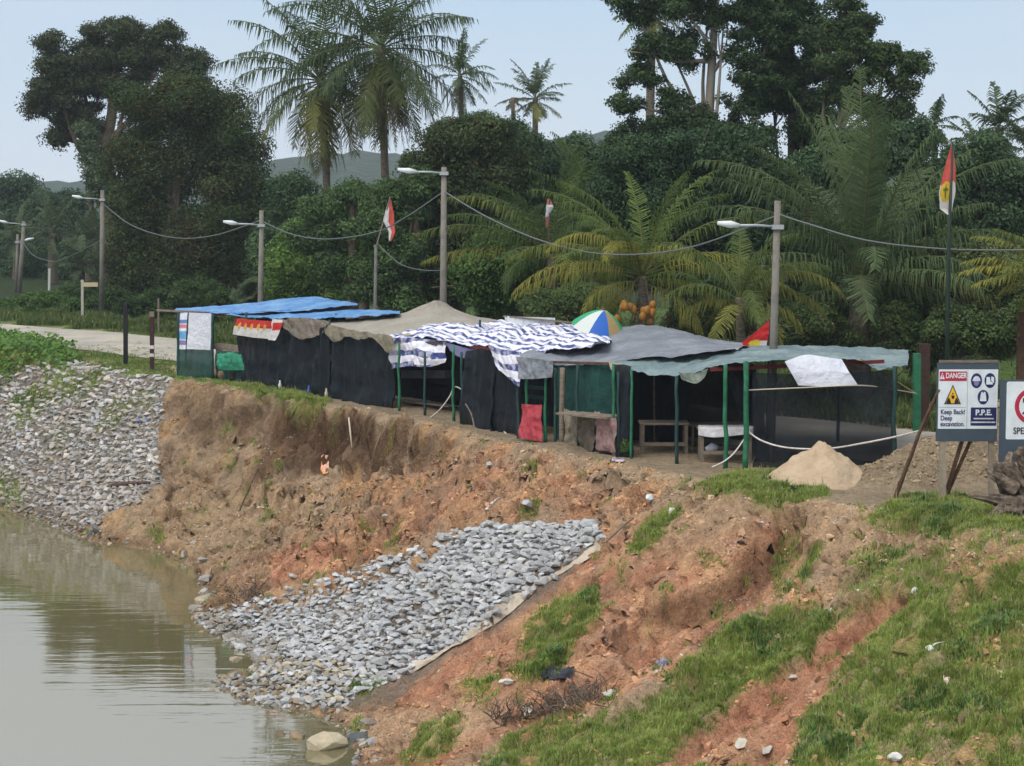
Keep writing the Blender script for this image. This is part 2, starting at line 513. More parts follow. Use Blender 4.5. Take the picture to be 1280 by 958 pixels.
nb = masked(lambda x, y, a, b: fbm(x * .12, y * .4, 3, 91))
vg = lnd * sstep(2.9, 3.4, droad + 0.5 * n2)
# verges: green strips with bare sandy tracks
left_v = lnd * (PX < 300)
gv = sstep(.0, .3, nb) * vg
blend(L3('c0ad8c'), left_v * vg * .9)
blend(L3('6d8a3c'), gv * left_v)
crestg = lnd * (PX < 330) * (1 - sstep(.6, 1.6, dc + .6 * n2))
blend(L3('6d8a3c'), crestg)
beyond = land & near & (droad > 3.2) & ((X - 0) * .75 + (Y - 70) * .66 > np.interp(X * .66 - Y * .75, [-60, 0], [0, 0]) + 3.5)
blend(L3('4a5f2a'), beyond * (dc > 8) * 1.0)

nx, ny = len(XS), len(YS)
idx = np.arange(nx * ny).reshape(ny, nx)
F = np.stack([idx[:-1, :-1], idx[:-1, 1:], idx[1:, 1:], idx[1:, :-1]], -1).reshape(-1, 4)

def soil_mat():
    m = bpy.data.materials.new('soil'); m.use_nodes = True
    N = m.node_tree.nodes; L = m.node_tree.links; p = N['Principled BSDF']
    a = N.new('ShaderNodeAttribute'); a.attribute_name = 'tint'
    c = N.new('ShaderNodeTexCoord')
    cur = a.outputs['Color']
    for sc_, lo, hi in ((0.9, .72, 1.25), (6, .72, 1.28), (25, .75, 1.25)):
        t = N.new('ShaderNodeTexNoise'); t.inputs['Scale'].default_value = sc_; t.inputs['Detail'].default_value = 6; t.inputs['Roughness'].default_value = .7
        L.new(c.outputs['Object'], t.inputs[0])
        r = N.new('ShaderNodeMapRange'); r.inputs[1].default_value = .3; r.inputs[2].default_value = .7; r.inputs[3].default_value = lo; r.inputs[4].default_value = hi
        L.new(t.outputs['Fac'], r.inputs[0])
        x = N.new('ShaderNodeMixRGB'); x.blend_type = 'MULTIPLY'; x.inputs[0].default_value = 1
        L.new(cur, x.inputs[1]); L.new(r.outputs[0], x.inputs[2]); cur = x.outputs[0]
    # pale pebbles
    v = N.new('ShaderNodeTexVoronoi'); v.inputs['Scale'].default_value = 9; L.new(c.outputs['Object'], v.inputs[0])
    r = N.new('ShaderNodeMapRange'); r.inputs[1].default_value = .22; r.inputs[2].default_value = .16; L.new(v.outputs['Distance'], r.inputs[0])
    sp = N.new('ShaderNodeSeparateColor'); L.new(v.outputs['Color'], sp.inputs[0])
    gt = N.new('ShaderNodeMath'); gt.operation = 'GREATER_THAN'; gt.inputs[1].default_value = .72; L.new(sp.outputs[0], gt.inputs[0])
    mu = N.new('ShaderNodeMath'); mu.operation = 'MULTIPLY'; L.new(r.outputs[0], mu.inputs[0]); L.new(gt.outputs[0], mu.inputs[1])
    mu2 = N.new('ShaderNodeMath'); mu2.operation = 'MULTIPLY'; mu2.inputs[1].default_value = .55; L.new(mu.outputs[0], mu2.inputs[0])
    x = N.new('ShaderNodeMixRGB'); x.inputs[2].default_value = (.42, .36, .29, 1); L.new(mu2.outputs[0], x.inputs[0]); L.new(cur, x.inputs[1])
    L.new(x.outputs[0], p.inputs['Base Color'])
    prev = None
    for sc_, st in ((2.2, .25), (9, .10), (30, .03)):
        t = N.new('ShaderNodeTexNoise'); t.inputs['Scale'].default_value = sc_; t.inputs['Detail'].default_value = 5; t.inputs['Roughness'].default_value = .65
        L.new(c.outputs['Object'], t.inputs[0])
        b = N.new('ShaderNodeBump'); b.inputs['Distance'].default_value = st; b.inputs['Strength'].default_value = .9
        L.new(t.outputs['Fac'], b.inputs['Height'])
        if prev: L.new(prev, b.inputs['Normal'])
        prev = b.outputs[0]
    b = N.new('ShaderNodeBump'); b.inputs['Distance'].default_value = .03; L.new(mu.outputs[0], b.inputs['Height']); L.new(prev, b.inputs['Normal'])
    L.new(b.outputs[0], p.inputs['Normal'])
    p.inputs['Roughness'].default_value = .95; p.inputs['Specular IOR Level'].default_value = .15
    return m
M_soil = soil_mat()

# --- river
def water_mat():
    m = bpy.data.materials.new('river_water'); m.use_nodes = True
    N = m.node_tree.nodes; L = m.node_tree.links; N.remove(N['Principled BSDF']); o = N['Material Output']
    df = N.new('ShaderNodeBsdfDiffuse'); df.inputs[0].default_value = (.135, .118, .058, 1)
    gl = N.new('ShaderNodeBsdfGlossy'); gl.inputs['Roughness'].default_value = .02; gl.inputs[0].default_value = (.98, .97, .95, 1)
    fr_ = N.new('ShaderNodeFresnel'); fr_.inputs[0].default_value = 5.2
    mx = N.new('ShaderNodeMixShader'); L.new(fr_.outputs[0], mx.inputs[0]); L.new(df.outputs[0], mx.inputs[1]); L.new(gl.outputs[0], mx.inputs[2]); L.new(mx.outputs[0], o.inputs[0])
    c = N.new('ShaderNodeTexCoord'); prev = None
    for sx, sy, sc_, st in ((.22, 1.5, 1.0, .015), (.4, 2.4, 2.6, .003), (.9, 1, .25, .012)):
        mp_ = N.new('ShaderNodeMapping'); mp_.inputs['Scale'].default_value = (sx, sy, 1); mp_.inputs['Rotation'].default_value = (0, 0, .08)
        t = N.new('ShaderNodeTexNoise'); t.inputs['Scale'].default_value = sc_; t.inputs['Detail'].default_value = 2.5; t.inputs['Distortion'].default_value = .4
        L.new(c.outputs['Object'], mp_.inputs[0]); L.new(mp_.outputs[0], t.inputs[0])
        b = N.new('ShaderNodeBump'); b.inputs['Distance'].default_value = st; b.inputs['Strength'].default_value = .5
        L.new(t.outputs['Fac'], b.inputs['Height'])
        if prev: L.new(prev, b.inputs['Normal'])
        prev = b.outputs[0]
    L.new(prev, gl.inputs['Normal'])
    return m
wm = MB()
wm.add([[-1500, -110, WZ], [40, -110, WZ], [40, 900, WZ], [-1500, 900, WZ]], [[0, 1, 2, 3]])
tag(wm.build('river', water_mat()), kind='structure')

# --- road, a sheet just above the ground
def strip(name, line, hw, z, m):
    T = np.gradient(line, axis=0); T /= np.linalg.norm(T, axis=1)[:, None]
    Nn = np.stack([-T[:, 1], T[:, 0]], 1)
    ks = np.linspace(-1, 1, 9); V = []
    for i, p in enumerate(line):
        for k in ks:
            wv = hw * k * (1 + (0.05 * math.sin(i * 1.7) if abs(k) == 1 else 0)); q = p + Nn[i] * wv
            V.append([q[0], q[1], z + 0.05 * (1 - k * k)])
    n = len(ks); Fq = [[i * n + j, i * n + j + 1, (i + 1) * n + j + 1, (i + 1) * n + j] for i in range(len(line) - 1) for j in range(n - 1)]
    b = MB().add(V, Fq); o = b.build(name, m); return tag(o, kind='structure')
M_road = mat('worn_asphalt', lin('9a958c'), .9, noise=[(0.5, lin('b3aa98'), .4, .65), (.15, lin('86817a'), .45, .7), (6, lin('8b857c'), .5, .8)], bump=[(40, .01)])
strip('road', road_s, 3.3, 0.045, M_road)
# ================================================================ stones
def rock_geo(n=14, seed=0, flat=0.7):
    r = np.random.default_rng(seed)
    bm = bmesh.new()
    for _ in range(n):
        v = r.normal(size=3); v /= np.linalg.norm(v); v *= r.uniform(.8, 1.0)
        bm.verts.new((v[0], v[1] * r.uniform(.75, 1), v[2] * flat))
    bmesh.ops.convex_hull(bm, input=bm.verts)
    bmesh.ops.triangulate(bm, faces=bm.faces)
    bm.verts.ensure_lookup_table(); used = [v for v in bm.verts if v.link_faces]
    mp_ = {v.index: i for i, v in enumerate(used)}
    V = np.array([v.co[:] for v in used]); Fc = np.array([[mp_[q.index] for q in f.verts] for f in bm.faces])
    bm.free(); return V, Fc
ROCKS = [rock_geo(15, i, [.6, .75, .9][i % 3]) for i in range(14)]

def rot_rand(n, tilt=0.5):
    a = rng.uniform(0, 2 * math.pi, n); t = rng.normal(0, tilt, n); b = rng.uniform(0, 2 * math.pi, n)
    ca, sa = np.cos(a), np.sin(a); z = np.zeros(n); o = np.ones(n)
    Rz = np.stack([ca, -sa, z, sa, ca, z, z, z, o], 1).reshape(n, 3, 3)
    cb, sb = np.cos(b), np.sin(b); ax = np.stack([cb, sb, z], 1)
    K = np.zeros((n, 3, 3)); K[:, 0, 2] = ax[:, 1]; K[:, 1, 2] = -ax[:, 0]; K[:, 2, 0] = -ax[:, 1]; K[:, 2, 1] = ax[:, 0]
    I = np.eye(3)[None]
    Rt = I + np.sin(t)[:, None, None] * K + (1 - np.cos(t))[:, None, None] * (K @ K)
    return Rt @ Rz

def scatter_mesh(mb, geos, P, S, tilt=.5, cols=None, mi=0):
    """merge copies of small meshes; S (n,3) scales"""
    n = len(P); Rm = rot_rand(n, tilt); k = rng.integers(0, len(geos), n)
    for g in range(len(geos)):
        s_ = np.where(k == g)[0]
        if len(s_) == 0: continue
        V, Fc = geos[g]
        vv = np.einsum('nij,nkj->nki', Rm[s_], V[None] * S[s_][:, None, :]) + P[s_][:, None, :]
        ff = Fc[None] + (np.arange(len(s_)) * len(V))[:, None, None]
        cc = np.repeat(cols[s_], len(V), 0) if cols is not None else (1, 1, 1)
        mb.add(vv.reshape(-1, 3), ff.reshape(-1, 3), mi, cc)

def panel_points(poly, spacing, jit=.32, thr=.5):
    a = np.arange(-90, 10, spacing); b = np.arange(-110, 10, spacing)
    AA, BB = np.meshgrid(a, b); AA = AA.ravel() + rng.uniform(-jit, jit, AA.size) * spacing; BB = BB.ravel() + rng.uniform(-jit, jit, BB.size) * spacing
    x = AA * cd[0] + BB * fd[0]; y = AA * cd[1] + BB * fd[1]
    k = (x > -34) & (x < 14) & (y > 34) & (y < 95); x = x[k]; y = y[k]
    z = ground_z(x, y); px, py = proj(np.stack([x, y, z], -1))
    m = softpoly(px, py, poly, 6, (6 if poly is rip_left else 2.5) * pn(x * 1.5, y * 1.5, 3)) > thr
    return np.stack([x[m], y[m], z[m]], 1), px[m], py[m]

M_rock = mat('grey_granite', (1, 1, 1), .88, tint=True, noise=None, var=.22, bump=[(12, .03)], spec=.25)
def greys(n, lo=.17, hi=.40, warm=.02):
    v = rng.uniform(lo, hi, n) ; t = rng.normal(0, warm, n)
    return np.stack([v + t * .6, v * 1.0, v * 1.0 - t * .8], 1)

# the near, clean riprap panel: the largest stones are things of their own
P, px_, py_ = panel_points(rip_mid, .225, .27)
n = len(P); size = rng.uniform(.125, .19, n) * np.where(rng.random(n) < .12, 1.35, 1)
size = np.where(px_ < 470, size * .8, size)
S = np.stack([size * rng.uniform(.95, 1.4, n), size * rng.uniform(.85, 1.15, n), size * rng.uniform(.5, .75, n)], 1)
P[:, 2] += size * .05 + .05
Cc = greys(n, .28, .47, .01); mud = ((px_ < 440) & (py_ > 825) & (rng.random(n) < .6))[:, None]; Cc = np.where(mud, Cc * np.array([[.95, .82, .62]]), Cc)
Cc = np.where((P[:, 2] < WZ + .2)[:, None], Cc * np.array([[.6, .54, .45]]), Cc)
app = size / P[:, 1]
order = np.argsort(-app)
big = order[:290]; rest = order[290:]
rock_meshes = []
for g, (V, Fc) in enumerate(ROCKS):
    for q in range(2):
        t_ = MB().add(V, Fc, 0, tuple(greys(1, .30, .46, .008)[0])).build('riprap_stone', M_rock)
        rock_meshes.append(t_.data); bpy.data.objects.remove(t_)
for i in big:
    o = bpy.data.objects.new('riprap_stone', rock_meshes[rng.integers(len(rock_meshes))])
    o.location = P[i]; o.scale = S[i]
    o.rotation_euler = (rng.normal(0, .16), rng.normal(0, .16), rng.uniform(0, 6.28))
    COL.objects.link(o)
    tag(o, 'angular grey stone packed in the clean riprap panel on the near river bank', 'stone', 'stones of the near riprap panel')
mb = MB(); scatter_mesh(mb, ROCKS, P[rest], S[rest], .3, Cc[rest])
# small filler stones so no bare ground shows
P2, _, _ = panel_points(rip_mid, .13, .45); s2 = rng.uniform(.07, .11, len(P2))[:, None] * np.array([[1.2, 1, .8]])
scatter_mesh(mb, ROCKS, P2, s2, .6, greys(len(P2), .24, .42, .01))
tag(mb.build('riprap', M_rock), 'smaller grey stones filling the clean riprap panel above the water', 'riprap', None, 'stuff')

# the older, weathered riprap on the left
mb = MB()
P, px_, py_ = panel_points(rip_left, .23)
n = len(P); size = rng.uniform(.10, .20, n)
S = np.stack([size * rng.uniform(.9, 1.4, n), size * rng.uniform(.8, 1.1, n), size * rng.uniform(.5, .85, n)], 1)
P[:, 2] += size * .2
cc = greys(n, .24, .46, .02) * np.array([[1.04, .98, .90]])
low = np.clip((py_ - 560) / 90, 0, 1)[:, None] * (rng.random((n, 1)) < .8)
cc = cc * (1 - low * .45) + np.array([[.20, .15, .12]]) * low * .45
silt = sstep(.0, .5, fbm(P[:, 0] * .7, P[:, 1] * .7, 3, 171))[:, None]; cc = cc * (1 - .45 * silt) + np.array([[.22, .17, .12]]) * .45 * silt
cc = np.where((P[:, 2] < WZ + .3)[:, None], cc * np.array([[.55, .5, .42]]), cc)
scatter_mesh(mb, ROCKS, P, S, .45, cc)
P2, _, py2 = panel_points(rip_left, .135, .45); s2 = rng.uniform(.05, .09, len(P2))[:, None] * np.array([[1.2, 1, .8]])
scatter_mesh(mb, ROCKS, P2, s2, .6, greys(len(P2), .13, .34, .02))
tag(mb.build('riprap', M_rock), 'weathered grey riprap covering the left river bank below the roadside grass', 'riprap', None, 'stuff')

# ---- loose stones and gravel on the soil
gx = np.gradient(Z, axis=1) / np.gradient(X, axis=1); gy = np.gradient(Z, axis=0) / np.gradient(Y, axis=0)
stp = sstep(.55, 1.4, np.hypot(gx, gy)) * onslope * (rip < .3)
slope_idx = np.argwhere(onslope & (stp < .25) & (rip < .3) & (PX > -80) & (PX < 1360) & (PY < 1040))
def rand_slope(n, weight=None):
    if weight is not None:
        wv = weight[slope_idx[:, 0], slope_idx[:, 1]]; p_ = wv / wv.sum(); k = rng.choice(len(slope_idx), n, p=p_)
    else: k = rng.integers(0, len(slope_idx), n)
    j = slope_idx[k]; x = XS[j[:, 1]] + rng.uniform(0, .11, n); y = YS[j[:, 0]] + rng.uniform(0, .12, n)
    return np.stack([x, y, ground_z(x, y)], 1)
deb = softpoly(PX, PY, [(100, 690), (200, 610), (260, 480), (420, 520), (460, 640), (420, 680), (240, 700)], 50) * 1.0 \
    + softpoly(PX, PY, [(860, 640), (1000, 600), (1280, 640), (1240, 720), (1060, 740), (900, 700)], 40) * 1.3 \
    + softpoly(PX, PY, [(760, 800), (900, 740), (960, 780), (800, 880)], 40) * .8 + .22
mb = MB()
CL = [rock_geo(9, 300 + i, .8) for i in range(6)]
def clods(n, wt, lo, sg, lab, smax=.16):
    global rng
    mb = MB(); P = rand_slope(n, wt); s1 = np.minimum(rng.lognormal(math.log(lo), sg, n), smax)
    i = np.clip(np.searchsorted(XS, P[:, 0]), 0, len(XS) - 1); j = np.clip(np.searchsorted(YS, P[:, 1]), 0, len(YS) - 1)
    cc = C[j, i] * rng.uniform(.75, 1.3, (n, 1))
    scatter_mesh(mb, CL, P, s1[:, None] * np.array([[1.2, 1, .75]]), .8, cc)
    tag(mb.build('soil_clods', mat('clod', (1, 1, 1), .95, tint=True, var=.15, spec=.1)), lab, 'soil clods', None, 'stuff')
clods(26000, .25 + sstep(-.1, .6, n2) + .8 * led, .03, .55, 'loose crumbled clods of earth lying all over the eroded bank')
P = rand_slope(9000, deb * sstep(-.5, .6, n2)); s1 = rng.lognormal(math.log(.022), .45, len(P))
cc = greys(len(P), .2, .5, .03) * np.array([[1.05, .93, .8]])
scatter_mesh(mb, ROCKS[:5], P, s1[:, None] * np.array([[1.2, 1, .8]]), .8, cc)
tag(mb.build('gravel', M_rock), 'small pale gravel strewn over the bare slumped soil of the bank', 'gravel', None, 'stuff')
hp_ = lnd * (Z > .12)
slope_idx0 = slope_idx; slope_idx = np.argwhere(hp_ & (PX > 1000) & (PX < 1400))
clods(5000, None, .035, .5, 'clods of earth on the dirt heaps behind the sign boards')
slope_idx = slope_idx0
# rubble along the water line
mb = MB()
wl = []
sp_ = smooth_line(np.array(shore[3:-4]), 10)
seglen = np.hypot(*np.diff(sp_, axis=0).T)
for i in range(len(sp_) - 1):
    pxs, pys = proj(np.array([sp_[i][0], sp_[i][1], WZ]))
    dens = 14 if (pxs < 120 or (pxs > 225 and pys > 735)) else 5
    for _ in range(max(1, int(seglen[i] * dens))):
        q = sp_[i] + (sp_[i + 1] - sp_[i]) * rng.random(); off = rng.normal(0.15, .22)
        wl.append((q[0] - fd[0] * off, q[1] - fd[1] * off))
wl = np.array(wl); P = np.stack([wl[:, 0], wl[:, 1], np.maximum(ground_z(wl[:, 0], wl[:, 1]), WZ - .05) + .02], 1)
sz = rng.lognormal(math.log(.08), .4, len(P))
scatter_mesh(mb, ROCKS, P, sz[:, None] * np.array([[1.3, 1, .7]]), .6, greys(len(P), .12, .36, .03) * np.array([[1.05, .95, .82]]))
tag(mb.build('rubble', M_rock), 'wet brown rubble lying along the edge of the water', 'rubble', None, 'stuff')

def loose_rock(px, py, r, label, col=(.42, .40, .37), sc3=(1.3, 1, .75), seed=1, cat='stone', name='loose_stone'):
    p = hit(px, py)
    V, Fc = rock_geo(60 if name == 'boulder' else 22, 100 + seed, .8)
    b = MB().add(V * r * np.array(sc3), Fc, 0, col)
    o = b.build(name, M_rock); o.location = (p[0], p[1], max(p[2], WZ - .02) + r * .25); o.rotation_euler = (rng.normal(0, .2), rng.normal(0, .2), rng.uniform(0, 6))
    return tag(o, label, cat)
loose_rock(408, 944, .42, 'big rounded cream boulder standing in the shallow water at the bank foot', (.42, .36, .25), (1.2, 1, .75), 2, name='boulder')
loose_rock(372, 940, .22, 'brown rock in the shallows just left of the cream boulder', (.22, .17, .11), (1.2, 1, .7), 3)
loose_rock(350, 943, .15, 'small dark rock at the left end of the shallows beside the boulder', (.15, .12, .08), (1.3, 1, .6), 4)
loose_rock(632, 857, .14, 'white oval stone on red soil left of the black plastic bag', (.6, .56, .5), (1.5, .8, .7), 5)
loose_rock(660, 633, .17, 'light grey stone on the bare slope above the riprap panel top edge', (.42, .42, .42), (1.3, 1, .9), 6)
loose_rock(612, 585, .17, 'grey slab of broken stone on the slope below the brown canvas stall', (.36, .35, .32), (1.4, .8, .8), 7)
loose_rock(481, 649, .12, 'small grey stone at the foot of the cracked soil block', (.4, .4, .38), (1.2, 1, .8), 8)
loose_rock(270, 642, .12, 'flat grey stone on the muddy bank below the old scarp', (.32, .33, .32), (1.4, 1, .5), 9)
loose_rock(366, 722, .14, 'pale grey stone on red soil just above the riprap lower tip', (.40, .39, .38), (1.3, 1, .6), 10)
loose_rock(190, 577, .2, 'whitish slab lying at the right edge of the old riprap', (.62, .6, .55), (1.6, .8, .5), 11)
loose_rock(926, 934, .16, 'pale block of stone at the bottom of the red gully', (.48, .45, .38), (1.2, 1, .9), 12)
loose_rock(991, 852, .09, 'cream pebble beside the grass at the head of the red gully', (.5, .46, .38), (1.2, 1, .9), 13)
loose_rock(958, 944, .14, 'grey flat stone right of the pale block in the red gully', (.38, .36, .32), (1.4, 1, .6), 14)
loose_rock(1118, 950, .12, 'white stone among the grass at the bottom right corner', (.6, .58, .55), (1.2, 1, .9), 15)
loose_rock(812, 625, .14, 'bluish white stone at the top of the grassy fold near the crest', (.5, .54, .53), (1.2, 1, .9), 16)
loose_rock(840, 642, .14, 'rounded pale stone at the upper end of the narrow grass strip', (.5, .5, .42), (1.2, 1, .9), 17)
loose_rock(736, 660, .26, 'squarish grey stone at the upper right corner of the riprap panel', (.36, .37, .38), (1.1, 1, .9), 18)
loose_rock(764, 870, .17, 'whitish stone at the right end of the dead brown brushwood', (.52, .5, .45), (1.4, 1, .7), 19)
loose_rock(1145, 742, .12, 'bright white scrap of stone high on the green slope', (.75, .75, .75), (1.1, .6, .9), 20)
loose_rock(1162, 816, .1, 'small white lump in the middle of the green slope', (.7, .72, .68), (1.1, .8, .8), 21)
loose_rock(1040, 765, .1, 'pale green tinted stone beside the grass below the dark cut', (.45, .5, .38), (1.1, .8, .8), 22)

# ================================================================ grass
def grass_weight():
    g = np.zeros(X.shape)
    def z(poly, wid=18, amp=14, k=1.0):
        nonlocal g
        g = np.maximum(g, k * softpoly(PX, PY, poly, wid, amp * n2))
    z([(570, 975), (640, 925), (720, 900), (790, 880), (850, 840), (900, 782), (960, 770), (1040, 770), (1090, 748), (1120, 700), (1170, 690), (1240, 670), (1320, 660), (1320, 990), (560, 990)], 20, 18)
    z([(640, 838), (660, 790), (700, 755), (742, 735), (748, 760), (722, 800), (690, 845), (650, 850)], 14, 10)
    z([(782, 690), (800, 665), (832, 640), (846, 642), (838, 662), (800, 692)], 10, 6)
    z([(700, 620), (760, 640), (700, 650)], 20, 20, .0)
    z([(866, 612), (900, 596), (960, 592), (1035, 602), (1030, 622), (990, 628), (960, 640), (930, 616), (880, 618)], 10, 8)
    z([(1075, 655), (1120, 630), (1200, 622), (1320, 640), (1320, 672), (1250, 664), (1180, 668), (1130, 672)], 10, 8)
    z([(960, 700), (990, 672), (1030, 690), (1010, 730), (975, 745)], 14, 10, .6)
    z([(1050, 740), (1060, 700), (1110, 690), (1100, 730), (1070, 760)], 16, 12, .5)
    z([(300, 482), (360, 488), (408, 502), (398, 522), (370, 515), (330, 502)], 10, 8, .8)
    z([(500, 948), (530, 915), (575, 900), (580, 925), (540, 948)], 12, 8)
    z([(565, 865), (590, 845), (620, 850), (600, 870)], 10, 6, .8)
    z([(415, 868), (450, 852), (475, 852), (455, 872)], 10, 4, .8)
    z([(220, 430), (60, 430), (-60, 400), (-60, 470), (0, 475), (50, 455), (130, 462), (215, 470)], 10, 10, .9)
    z([(20, 500), (60, 468), (130, 468), (110, 490), (70, 505), (30, 530), (0, 530)], 10, 10, .7)
    z([(150, 500), (210, 478), (150, 530), (60, 560)], 10, 16, .25)
    z([(-60, 560), (20, 600), (30, 640), (-60, 630)], 14, 10, .5)
    # bare red strip cut out of the big green slope
    g = g * (1 - softpoly(PX, PY, [(1130, 745), (1140, 770), (1060, 830), (1010, 890), (985, 975), (800, 975), (860, 920), (960, 850), (1000, 820), (1060, 770)], 16, 14 * n2))
    g = g * (1 - .85 * softpoly(PX, PY, [(1150, 700), (1290, 655), (1290, 690), (1180, 730), (1120, 720)], 20, 22 * n2))
    g = g * (1 - .7 * softpoly(PX, PY, [(1080, 930), (1160, 900), (1240, 930), (1200, 975), (1100, 975)], 26, 26 * n2))
    g = g * (1 - .6 * softpoly(PX, PY, [(1230, 820), (1290, 780), (1290, 960), (1260, 900)], 26, 26 * n2))
    return g
gw = grass_weight() * near * (~wat)
gclump = masked(lambda x, y, a, b: sstep(-.45, .25, fbm(x * 1.6, y * 1.6, 3, 101, .6)))
gw2 = gw * (.48 + .52 * gclump)
# sparse tufts elsewhere on the bank
tuft = masked(lambda x, y, a, b: sstep(.62, .8, fbm(x * 1.1, y * 1.1, 3, 111, .6)))
gw2 = np.maximum(gw2, .35 * tuft * onslope * (rip < .3))
# verges beside the road
gverge = land & near & (droad > 3.5)
vv = ((gv * left_v) > .4) | (crestg > .4)
gw2 = np.maximum(gw2, .35 * (vv & (PX > -60)))
beyond_m = land & near & (droad > 3.5) & ((X * .75 + Y * .66) > np.interp(X * .66 - Y * .75, (road_s[::-1] @ np.array([.66, -.75])), (road_s[::-1] @ np.array([.75, .66]))))

def blades(n, weight, hmin, hmax, wd, cols, vis=(-70, 1350, 340, 1050), bend=.5):
    dx = np.gradient(XS); dy = np.gradient(YS)
    wt = weight * dx[None, :] * dy[:, None] * (PX > vis[0]) * (PX < vis[1]) * (PY > vis[2]) * (PY < vis[3])
    wt = wt * (near)
    p_ = wt.ravel(); k = rng.choice(p_.size, n, p=p_ / p_.sum()); j, i = np.unravel_index(k, X.shape)
    x = XS[i] + rng.uniform(0, 1, n) * dx[i]; y = YS[j] + rng.uniform(0, 1, n) * dy[j]; z = ground_z(x, y)
    wl_ = weight[j, i]
    h = rng.uniform(hmin, hmax, n) * (.5 + .5 * np.clip(wl_, 0, 1)) * (1 + .5 * fbm(x * 2.2, y * 2.2, 2, 121))
    h = np.clip(h, .03, 2)
    az = rng.uniform(0, 2 * math.pi, n); bn = rng.uniform(.1, bend, n) * h
    dirx = np.cos(az); diry = np.sin(az); wv = wd * rng.uniform(.6, 1.4, n)
    sx = -diry * wv; sy = dirx * wv
    b0 = np.stack([x - sx, y - sy, z - .03], 1); b1 = np.stack([x + sx, y + sy, z - .03], 1)
    m0 = np.stack([x - sx * .8 + dirx * bn * .35, y - sy * .8 + diry * bn * .35, z + h * .6], 1)
    m1 = np.stack([x + sx * .8 + dirx * bn * .35, y + sy * .8 + diry * bn * .35, z + h * .6], 1)
    tp = np.stack([x + dirx * bn, y + diry * bn, z + h * rng.uniform(.75, 1, n)], 1)
    V = np.stack([b0, b1, m1, m0, tp], 1).reshape(-1, 3); base = np.arange(n)[:, None] * 5
    t = np.clip(rng.normal(.5, .25, n) + .35 * fbm(x * .6, y * .6, 3, 131), 0, 1)[:, None]
    c0 = np.array(cols[0]); c1 = np.array(cols[1]); c = c0 * (1 - t) + c1 * t
    dry = rng.random(n) < .05
    c[dry] = np.array([.30, .24, .12])
    return V, base + np.array([[0, 1, 2, 3]]), base + np.array([[3, 2, 4]]), np.repeat(c, 5, 0)
blend(L3('74803f'), np.clip(gw2, 0, 1) * .75)
idx = np.arange(nx * ny).reshape(ny, nx)
gx = np.gradient(Z, axis=1) / np.gradient(X, axis=1); gy = np.gradient(Z, axis=0) / np.gradient(Y, axis=0)
stp = sstep(.55, 1.4, np.hypot(gx, gy)) * onslope * (rip < .3)
off = stp * masked(lambda x, y, a, b: 0 * a)
an, zn = A[near], Z[near]
off[near] = stp[near] * (.34 * fbm(an * .9, zn * 1.5, 3, 141) + .12 * fbm(an * 3.2, zn * 4.5, 3, 151))
X2 = X + fd[0] * off; Y2 = Y + fd[1] * off
Fg = np.stack([idx[:-1, :-1], idx[:-1, 1:], idx[1:, 1:], idx[1:, :-1]], -1).reshape(-1, 4)
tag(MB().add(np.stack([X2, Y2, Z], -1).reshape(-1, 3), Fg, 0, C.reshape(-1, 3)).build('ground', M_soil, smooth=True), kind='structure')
M_grass = mat('grass_blade', (1, 1, 1), .55, tint=True, transl=.35, spec=.25)
def add_blades(mb, *a, **k):
    V, q, t, c = blades(*a, **k); b = mb.n
    mb.add(V, q, 0, c); mb.F.append((t + b, 0))
mb = MB()
gslope = gw2 * (onslope | (PY > 480))
add_blades(mb, 400000, gslope ** 1.1, .05, .20, .006, [(.14, .20, .035), (.38, .46, .11)], bend=.9)
# coarse broad leaved weeds in the green slope
add_blades(mb, 5000, gslope, .2, .42, .005, [(.30, .27, .14), (.42, .38, .2)], bend=.8)
add_blades(mb, 22000, gslope ** 2 * (.15 + sstep(.1, .6, nlow)), .08, .26, .018, [(.05, .12, .03), (.13, .23, .07)], bend=1.2)
tag(mb.build('grass', M_grass), 'bright green grass growing in patches on the near bank', 'grass', None, 'stuff')
mb = MB()
add_blades(mb, 60000, gw2 * (PX < 420) * (PY < 560), .05, .14, .012, [(.08, .13, .03), (.21, .27, .08)])
tag(mb.build('grass', M_grass), 'short green grass along the left crest and road verges', 'grass', None, 'stuff')
mb = MB()
add_blades(mb, 90000, beyond_m * np.clip(1.2 - (droad - 3.1) / 14, 0.05, 1) * (.15 + sstep(-.3, .3, n2)), .08, .42, .028, [(.05, .085, .02), (.13, .17, .05)])
tag(mb.build('grass', M_grass), 'rough green grass on the far side of the road', 'grass', None, 'stuff')
# ================================================================ trees
M_leaf = mat('leaf', (1, 1, 1), .7, tint=True, transl=.3, spec=.12)
M_bark = mat('bark', lin('6b5f50'), .95, noise=[(6, lin('4a4036'), .4, .7), (1.5, lin('857a68'), .5, .8)], bump=[(18, .03)])
M_palmbark = mat('palm_bark', lin('6e6558'), .95, noise=[(4, lin('4b443b'), .4, .65, (1, 1, 5))], bump=[(9, .04)])

def unit(v): return v / (np.linalg.norm(v, axis=-1, keepdims=True) + 1e-9)

def leaves(mb, c, nrm, size, cols, asp=.5):
    n = len(c); r = unit(rng.normal(size=(n, 3))); t = unit(np.cross(nrm, r)); b = np.cross(nrm, t)
    s = size[:, None]
    V = np.stack([c - t * s, c + b * s * asp + t * s * .1, c + t * s, c - b * s * asp + t * s * .1], 1).reshape(-1, 3)
    F = np.arange(n)[:, None] * 4 + np.array([[0, 1, 2, 3]])
    mb.add(V, F, 0, np.repeat(cols, 4, 0))

